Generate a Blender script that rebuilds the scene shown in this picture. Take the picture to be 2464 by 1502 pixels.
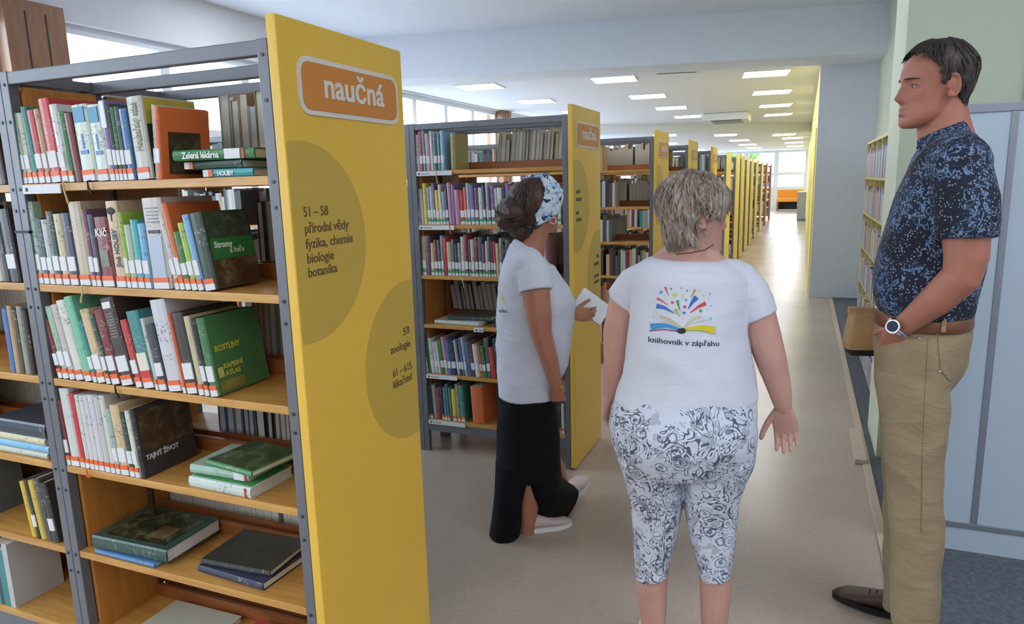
import bpy, bmesh, math, random
import numpy as np
from mathutils import Vector, Matrix, noise
from mathutils.bvhtree import BVHTree

for _o in list(bpy.data.objects):
    bpy.data.objects.remove(_o)
scene = bpy.context.scene
COL = scene.collection
rnd = random.Random(7)

# ------------------------------------------------------------------ camera
W_PX, H_PX, F_PX, CAM_H = 2464, 1502, 1680.0, 1.6
PP = np.array([1232.0, 751.0])
def _vp(v):
    a = np.array([v[0] - PP[0], -(v[1] - PP[1]), -F_PX]); return a / np.linalg.norm(a)
_Y = _vp((1935, 420)); _X = -_vp((-2825, 545)); _X = _X - _Y * (_X @ _Y); _X /= np.linalg.norm(_X)
_Z = np.cross(_X, _Y)
CM = np.stack([_X, _Y, _Z], 1)            # camera <- world
CC = np.array([0.0, 0.0, CAM_H])
cam_data = bpy.data.cameras.new('camera')
cam_data.sensor_width = 36.0
cam_data.lens = F_PX * 36.0 / W_PX
cam_data.clip_start = 0.05
cam_data.clip_end = 300
cam = bpy.data.objects.new('camera', cam_data)
COL.objects.link(cam)
cam.matrix_world = Matrix.Translation(Vector(CC)) @ Matrix([list(r) for r in CM.T]).to_4x4()
scene.camera = cam

# ------------------------------------------------------------------ world, exposure
world = bpy.data.worlds.new('daylight'); scene.world = world
world.use_nodes = True
_bg = world.node_tree.nodes['Background']
_bg.inputs['Color'].default_value = (0.76, 0.88, 1.0, 1)
_bg.inputs['Strength'].default_value = 4.4
vs = scene.view_settings
vs.view_transform = 'Standard'; vs.look = 'None'; vs.gamma = 1.0; vs.use_curve_mapping = False
vs.exposure = 1.55
LAMP = 6.0          # emission of the ceiling light panels
def portal(name, loc, rot, sx, sy):
    l = bpy.data.lights.new(name, 'AREA'); l.shape = 'RECTANGLE'; l.size = sx; l.size_y = sy
    l.cycles.is_portal = True
    o = bpy.data.objects.new(name, l); o.location = loc; o.rotation_euler = rot; COL.objects.link(o)
portal('window_light_portal', (-5.75, 15.0, 1.95), (0, math.radians(-90), 0), 2.0, 40)
portal('window_light_portal', (-2.7, 36.1, 2.0), (math.radians(-90), 0, 0), 5.6, 2.0)

def ray(px, py):
    return CM.T @ np.array([px - PP[0], -(py - PP[1]), -F_PX])
def at_y(px, py, y):
    r = ray(px, py); return CC + r * (y / r[1])
def at_x(px, py, x):
    r = ray(px, py); return CC + r * (x / r[0])
def at_z(px, py, z=0.0):
    r = ray(px, py); return CC + r * ((z - CAM_H) / r[2])

# ------------------------------------------------------------------ materials
MATS = {}
def _mat(name):
    m = bpy.data.materials.new(name); m.use_nodes = True
    nt = m.node_tree
    return m, nt, nt.nodes['Principled BSDF']
def N(nt, t, **kw):
    n = nt.nodes.new(t)
    for k, v in kw.items():
        if k in n.inputs: n.inputs[k].default_value = v
        else: setattr(n, k, v)
    return n
def mapping(nt, scale=(1, 1, 1), kind='Object', rot=(0, 0, 0)):
    tc = N(nt, 'ShaderNodeTexCoord'); mp = N(nt, 'ShaderNodeMapping')
    mp.inputs['Scale'].default_value = scale; mp.inputs['Rotation'].default_value = rot
    nt.links.new(tc.outputs[kind], mp.inputs['Vector']); return mp.outputs['Vector']
def ramp(nt, fac, stops):
    r = N(nt, 'ShaderNodeValToRGB'); e = r.color_ramp.elements
    while len(e) < len(stops): e.new(0.5)
    for i, (p, c) in enumerate(stops):
        e[i].position = p; e[i].color = (*c, 1)
    nt.links.new(fac, r.inputs['Fac']); return r.outputs['Color']
def mixc(nt, fac, a, b):
    m = N(nt, 'ShaderNodeMix', data_type='RGBA')
    if hasattr(fac, 'links') or not isinstance(fac, (int, float)): nt.links.new(fac, m.inputs[0])
    else: m.inputs[0].default_value = fac
    for s, i in ((a, 6), (b, 7)):
        if isinstance(s, tuple): m.inputs[i].default_value = (*s[:3], 1)
        else: nt.links.new(s, m.inputs[i])
    return m.outputs[2]
def math_n(nt, op, a, b=None, c=None):
    m = N(nt, 'ShaderNodeMath', operation=op)
    for i, s in enumerate((a, b, c)):
        if s is None: continue
        if isinstance(s, (int, float)): m.inputs[i].default_value = s
        else: nt.links.new(s, m.inputs[i])
    return m.outputs[0]
def bump(nt, h, b, strength=0.2, dist=0.01):
    n = N(nt, 'ShaderNodeBump'); n.inputs['Strength'].default_value = strength; n.inputs['Distance'].default_value = dist
    nt.links.new(h, n.inputs['Height']); nt.links.new(n.outputs['Normal'], b.inputs['Normal'])
def noise_t(nt, vec, scale, detail=3, rough=0.5, dist=0.0):
    n = N(nt, 'ShaderNodeTexNoise'); n.inputs['Scale'].default_value = scale
    n.inputs['Detail'].default_value = detail; n.inputs['Roughness'].default_value = rough
    n.inputs['Distortion'].default_value = dist
    nt.links.new(vec, n.inputs['Vector']); return n.outputs['Fac']

def srgb(r, g, b):
    f = lambda c: (c / 255 / 12.92) if c <= 10 else ((c / 255 + 0.055) / 1.055) ** 2.4
    return (f(r), f(g), f(b))
def plain(name, rgb, rough=0.5, metal=0.0, var=0.06, scale=12.0, bmp=0.05, spec=0.5):
    if name in MATS: return MATS[name]
    m, nt, b = _mat(name)
    v = mapping(nt); f = noise_t(nt, v, scale, 4)
    lo = tuple(max(0, c * (1 - var)) for c in rgb); hi = tuple(min(1, c * (1 + var)) for c in rgb)
    nt.links.new(ramp(nt, f, [(0.3, lo), (0.7, hi)]), b.inputs['Base Color'])
    b.inputs['Roughness'].default_value = rough; b.inputs['Metallic'].default_value = metal
    b.inputs['Specular IOR Level'].default_value = spec
    if bmp: bump(nt, noise_t(nt, v, scale * 8, 2), b, bmp, 0.002)
    MATS[name] = m; return m
def emis(name, rgb, s):
    m, nt, b = _mat(name)
    b.inputs['Base Color'].default_value = (*rgb, 1); b.inputs['Emission Color'].default_value = (*rgb, 1)
    b.inputs['Emission Strength'].default_value = s
    v = mapping(nt); f = noise_t(nt, v, 3, 2)
    nt.links.new(ramp(nt, f, [(0.2, tuple(c * .97 for c in rgb)), (0.8, rgb)]), b.inputs['Emission Color'])
    MATS[name] = m; return m
def wood(name, dark, light, axis='x', rough=0.4, scale=1.0):
    m, nt, b = _mat(name)
    sc = {'x': (0.8, 9, 9), 'z': (9, 9, 0.8), 'y': (9, 0.8, 9)}[axis]
    v = mapping(nt, tuple(s * scale for s in sc))
    f = noise_t(nt, v, 2.2, 5, 0.6, 1.2)
    g = noise_t(nt, v, 14, 3, 0.6)
    mx = math_n(nt, 'MULTIPLY_ADD', g, 0.3, math_n(nt, 'MULTIPLY', f, 0.75))
    nt.links.new(ramp(nt, mx, [(0.25, dark), (0.5, tuple((a + c) / 2 for a, c in zip(dark, light))), (0.72, light)]), b.inputs['Base Color'])
    b.inputs['Roughness'].default_value = rough
    bump(nt, g, b, 0.05, 0.001)
    MATS[name] = m; return m

plain('wall_white', srgb(214, 216, 222), 0.85, var=0.02, bmp=0.08)
plain('wall_grey', srgb(214, 217, 226), 0.85, var=0.02, bmp=0.08)
plain('wall_green', srgb(202, 210, 188), 0.85, var=0.02, bmp=0.08)
plain('wall_yellow', srgb(236, 222, 130), 0.7, var=0.03, bmp=0.05)
plain('ceil_white', srgb(226, 230, 238), 0.9, var=0.015, bmp=0.05)
plain('steel', srgb(106, 107, 112), 0.42, 0.25, var=0.05)
plain('steel_dark', srgb(52, 53, 58), 0.5, 0.2)
plain('bolt', srgb(70, 70, 76), 0.35, 0.7)
plain('panel_yellow', srgb(226, 182, 66), 0.42, var=0.03, scale=3, bmp=0.03)
plain('panel_cream', srgb(228, 205, 120), 0.45, var=0.03, scale=3, bmp=0.03)
plain('circle_olive', srgb(192, 160, 66), 0.45, var=0.02, scale=3, bmp=0)
plain('sign_orange', srgb(200, 128, 50), 0.45, var=0.02, bmp=0)
plain('sign_white', srgb(216, 210, 200), 0.5, var=0.02, bmp=0)
plain('print_dark', srgb(96, 76, 40), 0.6, var=0.02, bmp=0)
plain('black', srgb(14, 14, 17), 0.6, var=0.1)
plain('ink', srgb(20, 20, 26), 0.6, var=0.05, bmp=0)
plain('paper', srgb(222, 214, 196), 0.8, var=0.04, scale=40)
plain('white_plastic', srgb(226, 228, 230), 0.5, var=0.02)
plain('label_white', srgb(212, 212, 212), 0.55, var=0.02, bmp=0)
plain('band_orange', srgb(222, 100, 42), 0.5, var=0.06, bmp=0)
plain('band_green', srgb(60, 150, 100), 0.5, var=0.06, bmp=0)
plain('string', srgb(196, 176, 120), 0.8, var=0.1)
plain('carpet', srgb(92, 97, 106), 0.95, var=0.25, scale=60, bmp=0.4)
plain('floor_trim', srgb(188, 170, 148), 0.5, var=0.05)
plain('board_white', srgb(186, 202, 216), 0.35, var=0.015, scale=2, bmp=0.02)
plain('alu', srgb(150, 156, 166), 0.4, 0.5, var=0.03)
plain('navy', srgb(34, 40, 62), 0.6)
plain('window_frame', srgb(212, 220, 232), 0.45, var=0.02)
plain('orange_seat', srgb(222, 142, 40), 0.5, var=0.05)
plain('grey_cab', srgb(150, 156, 160), 0.5, var=0.03)
plain('pink_wall', srgb(226, 186, 192), 0.8, var=0.05)
plain('roof_red', srgb(168, 92, 80), 0.8, var=0.1)
plain('leaf', srgb(96, 138, 62), 0.6, var=0.4, scale=3)
plain('bark', srgb(92, 76, 60), 0.9, var=0.2)
plain('ground', srgb(150, 152, 156), 0.9, var=0.1, scale=0.5)
plain('leaf_ground', srgb(120, 140, 90), 0.9, var=0.2, scale=0.5)
wood('shelf_wood', srgb(160, 104, 40), srgb(212, 164, 88), 'x')
wood('side_wood', srgb(150, 92, 34), srgb(196, 132, 60), 'z')
wood('dark_wood', srgb(112, 62, 30), srgb(160, 96, 50), 'x')
wood('pilaster_wood', srgb(112, 74, 48), srgb(158, 112, 78), 'z')
wood('red_wood', srgb(150, 66, 28), srgb(196, 104, 52), 'z')
emis('lamp', (0.93, 0.97, 1.0), LAMP)

def m_floor():
    m, nt, b = _mat('floor_lino')
    v = mapping(nt); f = noise_t(nt, v, 1.6, 5); g = noise_t(nt, v, 55, 3)
    mx = math_n(nt, 'MULTIPLY_ADD', g, 0.35, math_n(nt, 'MULTIPLY', f, 0.65))
    nt.links.new(ramp(nt, mx, [(0.3, srgb(164, 147, 133)), (0.7, srgb(184, 167, 153))]), b.inputs['Base Color'])
    b.inputs['Roughness'].default_value = 0.26
    bump(nt, g, b, 0.04, 0.001)
    MATS['floor_lino'] = m
m_floor()
def m_glass():
    m, nt, b = _mat('pane_glass')
    tr = N(nt, 'ShaderNodeBsdfTransparent'); tr.inputs['Color'].default_value = (0.94, 0.97, 0.98, 1)
    gl = N(nt, 'ShaderNodeBsdfGlossy'); gl.inputs['Roughness'].default_value = 0.03
    mx = N(nt, 'ShaderNodeMixShader'); mx.inputs[0].default_value = 0.06
    nt.links.new(tr.outputs[0], mx.inputs[1]); nt.links.new(gl.outputs[0], mx.inputs[2])
    nt.links.new(mx.outputs[0], nt.nodes['Material Output'].inputs['Surface'])
    MATS['pane_glass'] = m
m_glass()
def m_cover():
    # every book has its own cover colour (object colour); blurred title print runs along the spine
    m, nt, b = _mat('book_cover')
    oi = N(nt, 'ShaderNodeObjectInfo')
    tc = N(nt, 'ShaderNodeTexCoord')
    sep = N(nt, 'ShaderNodeSeparateXYZ'); nt.links.new(tc.outputs['Object'], sep.inputs[0])
    nsep = N(nt, 'ShaderNodeSeparateXYZ'); nt.links.new(tc.outputs['Normal'], nsep.inputs[0])
    onspine = math_n(nt, 'LESS_THAN', nsep.outputs['Y'], -0.3)
    off = math_n(nt, 'MULTIPLY', oi.outputs['Random'], 37.0)
    cv = N(nt, 'ShaderNodeCombineXYZ')
    nt.links.new(math_n(nt, 'MULTIPLY', sep.outputs['X'], 110.0), cv.inputs['X'])
    nt.links.new(math_n(nt, 'MULTIPLY', sep.outputs['Z'], 190.0), cv.inputs['Z'])
    nt.links.new(off, cv.inputs['Y'])
    f = noise_t(nt, cv.outputs[0], 1.0, 2, 0.5)
    word = N(nt, 'ShaderNodeTexNoise', noise_dimensions='1D'); word.inputs['Scale'].default_value = 14.0
    nt.links.new(math_n(nt, 'ADD', sep.outputs['Z'], off), word.inputs['W'])
    msk = math_n(nt, 'MULTIPLY', math_n(nt, 'GREATER_THAN', f, 0.58), math_n(nt, 'GREATER_THAN', word.outputs['Fac'], 0.52))
    zone = math_n(nt, 'GREATER_THAN', sep.outputs['Z'], 0.085)
    msk = math_n(nt, 'MULTIPLY', math_n(nt, 'MULTIPLY', msk, zone), onspine)
    bw = N(nt, 'ShaderNodeRGBToBW'); nt.links.new(oi.outputs['Color'], bw.inputs[0])
    dk = math_n(nt, 'GREATER_THAN', bw.outputs[0], 0.25)
    ink = mixc(nt, dk, (0.36, 0.34, 0.30), (0.07, 0.09, 0.11))
    wear = noise_t(nt, tc.outputs['Object'], 25, 3)
    base = mixc(nt, math_n(nt, 'MULTIPLY', wear, 0.22), oi.outputs['Color'], (0.25, 0.24, 0.22))
    nt.links.new(mixc(nt, math_n(nt, 'MULTIPLY', msk, 0.55), base, ink), b.inputs['Base Color'])
    b.inputs['Roughness'].default_value = 0.38
    MATS['book_cover'] = m
m_cover()
def m_flat():
    m, nt, b = _mat('flat_print')
    oi = N(nt, 'ShaderNodeObjectInfo'); v = mapping(nt)
    w = noise_t(nt, v, 60, 3)
    nt.links.new(mixc(nt, math_n(nt, 'MULTIPLY', w, 0.15), oi.outputs['Color'], (0.1, 0.1, 0.1)), b.inputs['Base Color'])
    b.inputs['Roughness'].default_value = 0.4
    MATS['flat_print'] = m
m_flat()
def m_pages():
    m, nt, b = _mat('pages')
    v = mapping(nt, (700, 30, 30)); f = noise_t(nt, v, 1.0, 2)
    oi = N(nt, 'ShaderNodeObjectInfo')
    c = ramp(nt, f, [(0.3, srgb(190, 182, 162)), (0.7, srgb(226, 220, 204))])
    nt.links.new(mixc(nt, 0.4, c, oi.outputs['Color']), b.inputs['Base Color'])
    b.inputs['Roughness'].default_value = 0.85
    bump(nt, f, b, 0.25, 0.0006)
    MATS['pages'] = m
m_pages()
def m_photo():
    # blurred nature photograph printed on a cover
    m, nt, b = _mat('photo_print')
    v = mapping(nt); f = noise_t(nt, v, 22, 5, 0.6, 0.6)
    oi = N(nt, 'ShaderNodeObjectInfo')
    c = ramp(nt, f, [(0.35, srgb(16, 20, 18)), (0.5, srgb(48, 58, 40)), (0.62, srgb(110, 112, 82)), (0.75, srgb(170, 150, 120))])
    nt.links.new(mixc(nt, 0.5, c, oi.outputs['Color']), b.inputs['Base Color'])
    b.inputs['Roughness'].default_value = 0.3
    MATS['photo_print'] = m
m_photo()

# ------------------------------------------------------------------ mesh helpers
class MB:
    def __init__(s): s.v = []; s.f = []
    def add(s, verts, faces):
        o = len(s.v); s.v += [tuple(p) for p in verts]; s.f += [tuple(i + o for i in f) for f in faces]; return s
    def box(s, x0, x1, y0, y1, z0, z1, c=0.0):
        if c <= 0:
            vs_ = [(x, y, z) for z in (z0, z1) for y in (y0, y1) for x in (x0, x1)]
            return s.add(vs_, [(0, 2, 3, 1), (4, 5, 7, 6), (0, 1, 5, 4), (2, 6, 7, 3), (0, 4, 6, 2), (1, 3, 7, 5)])
        bm = bmesh.new(); bmesh.ops.create_cube(bm, size=1.0)
        for v in bm.verts:
            v.co = Vector(((x0 + x1) / 2 + v.co.x * (x1 - x0), (y0 + y1) / 2 + v.co.y * (y1 - y0), (z0 + z1) / 2 + v.co.z * (z1 - z0)))
        bmesh.ops.bevel(bm, geom=bm.edges[:] + bm.verts[:], offset=c, segments=2, affect='EDGES', profile=0.6)
        bm.verts.index_update()
        s.add([v.co[:] for v in bm.verts], [[v.index for v in f.verts] for f in bm.faces]); bm.free(); return s
    def prism(s, poly, z0, z1):          # poly in xy, ccw
        n = len(poly)
        return s.add([(x, y, z0) for x, y in poly] + [(x, y, z1) for x, y in poly],
                     [tuple(range(n - 1, -1, -1)), tuple(range(n, 2 * n))] + [(i, (i + 1) % n, n + (i + 1) % n, n + i) for i in range(n)])
    def loft(s, rings, closed=True):     # rings of equal length, capped
        n = len(rings[0]); o = []
        for r in rings: o += list(r)
        fs = []
        for k in range(len(rings) - 1):
            for i in range(n):
                j = (i + 1) % n
                fs.append((k * n + i, k * n + j, (k + 1) * n + j, (k + 1) * n + i))
        if closed:
            fs.append(tuple(range(n - 1, -1, -1))); fs.append(tuple(range((len(rings) - 1) * n, len(rings) * n)))
        return s.add(o, fs)
    def tube(s, pts, rad, n=12, cap=True, flat=1.0, fdir=None):
        pts = [Vector(p) for p in pts]
        if isinstance(rad, (int, float)): rad = [rad] * len(pts)
        if cap:
            d0 = (pts[0] - pts[1]).normalized(); d1 = (pts[-1] - pts[-2]).normalized()
            P = []; R = []
            for a in (1.0, 0.8, 0.45): P.append(pts[0] + d0 * rad[0] * math.sin(a * math.pi / 2)); R.append(rad[0] * max(0.02, math.cos(a * math.pi / 2)))
            P += pts; R += list(rad)
            for a in (0.45, 0.8, 1.0): P.append(pts[-1] + d1 * rad[-1] * math.sin(a * math.pi / 2)); R.append(rad[-1] * max(0.02, math.cos(a * math.pi / 2)))
            pts, rad = P, R
        rings = []; prev = Vector(fdir) if fdir else None
        for i, p in enumerate(pts):
            t = (pts[min(i + 1, len(pts) - 1)] - pts[max(i - 1, 0)]).normalized()
            if prev is None:
                prev = Vector((0, 0, 1)) if abs(t.z) < 0.9 else Vector((1, 0, 0))
            a = prev - t * prev.dot(t)
            if a.length < 1e-5: a = t.orthogonal()
            a.normalize(); prev = a; b_ = t.cross(a)
            rings.append([p + (a * math.cos(2 * math.pi * k / n) + b_ * math.sin(2 * math.pi * k / n) * flat) * rad[i] for k in range(n)])
        return s.loft(rings)
    def ell(s, c, r, rot=None, nu=16, nv=10):
        c = Vector(c); rings = []
        for j in range(nv + 1):
            t = math.pi * (j + 0.04 * (j == 0) - 0.04 * (j == nv)) / nv
            ring = []
            for i in range(nu):
                p = 2 * math.pi * i / nu
                q = Vector((r[0] * math.sin(t) * math.cos(p), r[1] * math.sin(t) * math.sin(p), -r[2] * math.cos(t)))
                ring.append(c + (rot @ q if rot else q))
            rings.append(ring)
        return s.loft(rings)
    def build(s, name, mat, parent=None, smooth=False, loc=None):
        me = bpy.data.meshes.new(name); me.from_pydata(s.v, [], s.f); me.update()
        if smooth: me.polygons.foreach_set('use_smooth', [True] * len(me.polygons))
        return link(name, me, mat, parent, loc)
def link(name, me, mat, parent=None, loc=None):
    o = bpy.data.objects.new(name, me)
    if mat is not None and not me.materials: me.materials.append(MATS[mat] if isinstance(mat, str) else mat)
    COL.objects.link(o)
    if parent: o.parent = parent
    if loc is not None: o.location = loc
    return o
def tag(o, label=None, cat=None, group=None, kind=None):
    if label: o['label'] = label
    if cat: o['category'] = cat
    if group: o['group'] = group
    if kind: o['kind'] = kind
    return o
def empty(name, loc=(0, 0, 0), rz=0.0):
    o = bpy.data.objects.new(name, None); o.empty_display_size = 0.1
    COL.objects.link(o); o.location = loc; o.rotation_euler.z = rz; return o
def copy_tree(o, parent=None):
    c = o.copy(); COL.objects.link(c); c.parent = parent
    for ch in list(o.children): copy_tree(ch, c)
    return c
def struct(name, mb, mat, parent=None):
    o = mb.build(name, mat, parent)
    if parent is None: o['kind'] = 'structure'
    return o
def text_mesh(txt, size, bold=0.0, extrude=0.0, align='LEFT', shear=0.0, sx=1.0):
    cu = bpy.data.curves.new('lettering', 'FONT'); cu.body = txt; cu.size = size; cu.offset = bold
    cu.extrude = extrude; cu.align_x = align; cu.shear = shear; cu.resolution_u = 3
    o = bpy.data.objects.new('lettering', cu); COL.objects.link(o)
    dg = bpy.context.evaluated_depsgraph_get()
    me = bpy.data.meshes.new_from_object(o.evaluated_get(dg))
    bpy.data.objects.remove(o); bpy.data.curves.remove(cu)
    if sx != 1.0:
        for v in me.vertices: v.co.x *= sx
    return me

# ------------------------------------------------------------------ the setting
XL, YB, YF = -5.6, -4.0, 36.0
struct('floor', MB().box(XL - .3, 4.3, YB - .2, YF + .3, -0.12, 0.0), 'floor_lino')
# dark carpet right of the aisle, with its edging strip
o = MB().prism([(.415, YB), (4.0, YB), (4.0, 4.249), (.415, 4.249)], 0.0, 0.006).build('carpet', 'carpet'); tag(o, 'dark grey carpet beside the beige aisle floor', 'carpet')
o = MB().box(.415, .799, 4.801, 9.939, 0, .006).build('carpet', 'carpet'); tag(o, 'strip of dark grey carpet under the cream cubby bookshelf', 'carpet')
struct('trim_20', MB().box(.415, .449, 4.249, 4.801, 0, .006), 'carpet')
struct('trim_1', MB().box(0.375, 0.415, YB, 9.94, 0.0, 0.012, 0.003), 'floor_trim')
struct('trim_2', MB().box(0.335, 0.40, 4.12, 4.66, 0.0, 0.03, 0.004), 'floor_trim')
NEAR_C, FAR_C, LOW_C = 3.45, 3.0, 2.75
bf0, bf1 = (XL, 7.83), (1.2, 9.29)      # beam front edge (slightly askew to the shelving)
bb0, bb1 = (XL, 8.50), (1.2, 10.06)
struct('ceiling_near', MB().prism([(XL - .3, YB - .2), (4.3, YB - .2), (4.3, 9.6), (1.2, 9.6), (XL - .3, 8.1)], NEAR_C, NEAR_C + .15), 'ceil_white')
struct('trim_3', MB().prism([bf0, bf1, bb1, bb0], 2.92, NEAR_C), 'ceil_white')
struct('ceiling_far', MB().prism([(XL - .3, 8.35), (1.2, 9.9), (4.3, 9.9), (4.3, 21.6), (0.3, 21.6), (XL - .3, 17.4)], FAR_C, FAR_C + .15), 'ceil_white')
struct('trim_4', MB().prism([(XL, 17.45), (0.3, 21.45), (0.3, 21.75), (XL, 17.75)], LOW_C, FAR_C), 'ceil_white')
struct('ceiling_low', MB().prism([(XL - .3, 17.4), (0.3, 21.5), (4.3, 21.5), (4.3, YF + .3), (XL - .3, YF + .3)], LOW_C + .002, LOW_C + .2), 'ceil_white')
struct('wall_back', MB().box(XL - .3, 4.3, YB - .2, YB, 0, NEAR_C), 'wall_white')
struct('wall_right', MB().box(4.0, 4.3, YB, 4.25, 0, NEAR_C), 'wall_white')
struct('wall_right_green', MB().box(0.45, 4.3, 4.25, 4.80, 0, NEAR_C, 0.004), 'wall_green')
struct('wall_right_shelf', MB().box(0.80, 1.0, 4.80, 9.94, 0, NEAR_C), 'wall_green')
struct('wall_right_grey', MB().box(0.132, 1.0, 9.94, 10.2, 0, NEAR_C), 'wall_grey')
struct('wall_right_yellow', MB().box(0.13, 0.33, 10.2, YF, 0, FAR_C), 'wall_yellow')
struct('trim_5', MB().box(0.112, 0.132, 10.25, 11.3, 0, 2.2, 0.004), 'wall_yellow')
struct('baseboard_right', MB().box(0.118, 0.132, 11.3, YF, 0, 0.08), 'floor_trim')

# left wall: parapet, lintel, wooden pilasters, rows of casement windows
SILL, HEAD = 0.92, 2.98
struct('wall_left', MB().box(XL - .3, XL, YB, YF, 0, SILL).box(XL - .3, XL, YB, YF, HEAD, NEAR_C), 'wall_white')
struct('trim_6', MB().box(XL, XL + .16, YB, YF, SILL - .03, SILL + .005, 0.005), 'window_frame')
PIL = [-0.8 + 4.7 * i for i in range(8)]
for i, y in enumerate(PIL):
    p = struct('trim_%d' % (7 + i), MB().box(XL - .28, XL + .06, y - .24, y + .24, SILL, HEAD + .08, 0.006), 'pilaster_wood')
    for k in (-.08, .08):
        MB().box(XL + .06, XL + .065, y + k - .004, y + k + .004, SILL, HEAD).build('board_joint', 'steel_dark', p)
ws = [YB - .24] + PIL + [YF + .24]
nwin = 0
for a, b in zip(ws[:-1], ws[1:]):
    y0, y1 = a + .24, b - .24
    nc = 4 if y1 - y0 > 3 else max(1, round((y1 - y0) / 1.06))
    nwin += 1
    w = empty('window_%d' % nwin, (XL - .12, (y0 + y1) / 2, SILL)); tag(w, kind='structure')
    L = (y1 - y0) / 2; Hh = HEAD - SILL
    MB().box(-.05, .05, -L, L, 0, .06).box(-.05, .05, -L, L, Hh - .03, Hh).build('window_frame', 'window_frame', w)
    for c in range(nc):
        c0, c1 = -L + 2 * L * c / nc, -L + 2 * L * (c + 1) / nc
        m = MB().box(-.045, .045, c0, c0 + .055, .06, Hh - .03).box(-.045, .045, c1 - .055, c1, .06, Hh - .03)
        m.box(-.045, .045, c0 + .055, c1 - .055, .06, .11).box(-.045, .045, c0 + .055, c1 - .055, Hh - .075, Hh - .03)
        m.box(-.045, .045, c0 + .055, c1 - .055, 1.22, 1.29)
        m.build('casement', 'window_frame', w)
        for z0, z1 in ((.11, 1.22), (1.29, Hh - .075)):
            MB().box(-.004, .004, c0 + .055, c1 - .055, z0, z1).build('pane', 'pane_glass', w)
# far wall with its windows
fz0, fz1 = 1.0, 2.72
struct('wall_far', MB().box(XL - .3, .33, YF, YF + .3, 0, fz0).box(XL - .3, .33, YF, YF + .3, fz1, FAR_C).box(XL - .3, -5.3, YF, YF + .3, fz0, fz1).box(.12, .33, YF, YF + .3, fz0, fz1), 'wall_white')
nwin += 1
w = empty('window_%d' % nwin, (-2.59, YF + .1, fz0)); tag(w, kind='structure')
L = 2.71; Hh = fz1 - fz0
MB().box(-L, L, -.05, .05, 0, .07).box(-L, L, -.05, .05, Hh - .07, Hh).build('window_frame', 'window_frame', w)
for c in range(4):
    c0, c1 = -L + 2 * L * c / 4, -L + 2 * L * (c + 1) / 4
    m = MB().box(c0, c0 + .10, -.045, .045, .07, Hh - .07).box(c1 - .10, c1, -.045, .045, .07, Hh - .07).box(c0 + .1, c1 - .1, -.045, .045, .60, .72)
    m.build('casement', 'window_frame', w)
    for z0, z1 in ((.07, .60), (.72, Hh - .07)):
        MB().box(c0 + .10, c1 - .10, -.004, .004, z0, z1).build('pane', 'pane_glass', w)

# outdoors, seen blown out through the glass
o = MB().box(-90, 60, -40, 140, -0.9, -0.5).build('ground', 'ground'); tag(o, kind='structure')
def building(loc, sx, sy, h, label, nw):
    r = empty('building', loc); tag(r, label, 'building')
    MB().box(-sx / 2, sx / 2, -sy / 2, sy / 2, 0, h).build('wall', 'pink_wall', r)
    MB().add([(-sx / 2 - .4, -sy / 2 - .4, h), (sx / 2 + .4, -sy / 2 - .4, h), (sx / 2 + .4, sy / 2 + .4, h), (-sx / 2 - .4, sy / 2 + .4, h), (-sx / 2, 0, h + 2), (sx / 2, 0, h + 2)],
             [(0, 1, 5, 4), (2, 3, 4, 5), (1, 2, 5), (3, 0, 4), (3, 2, 1, 0)]).build('roof', 'roof_red', r)
    return r
b1 = building((-7, 66, -.5), 22, 9, 2.6, 'low pale pink building seen through the far window', 6)
for k in range(5):
    MB().box(-9 + 4 * k, -7.6 + 4 * k, -4.54, -4.48, 1.0, 2.1).build('window', 'navy', b1)
b2 = building((-38, 12, -.5), 9, 40, 5.0, 'long pale pink building seen through the side windows', 8)
for k in range(8):
    MB().box(4.48, 4.54, -18 + 4.6 * k, -16.4 + 4.6 * k, 1.2, 2.8).build('window', 'navy', b2)
def tree(loc, h, r, label):
    t = empty('tree', loc); tag(t, label, 'tree')
    MB().tube([(0, 0, 0), (0.1, 0, h * .4), (0, .1, h * .75)], [.18, .13, .05], 8).build('trunk', 'bark', t)
    m = MB(); q = random.Random(3)
    for i in range(420):
        d = Vector((q.gauss(0, 1), q.gauss(0, 1), q.gauss(0, 1))).normalized() * r * q.uniform(.55, 1.0)
        c = Vector((d.x, d.y, h * .72 + d.z * .8)); a = Vector((q.gauss(0, 1), q.gauss(0, 1), q.gauss(0, 1))).normalized(); b_ = a.orthogonal().normalized()
        e = b_.cross(a); s_ = q.uniform(.2, .4)
        m.add([c - b_ * s_, c - e * s_ * .5, c + b_ * s_, c + e * s_ * .5 + a * .05], [(0, 1, 2, 3)])
    f = m.build('foliage', 'leaf', t); f['kind'] = 'stuff'
    return t
tree((-4.5, 46, -.5), 5.0, 1.9, 'leafy green tree outside the far window')

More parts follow.
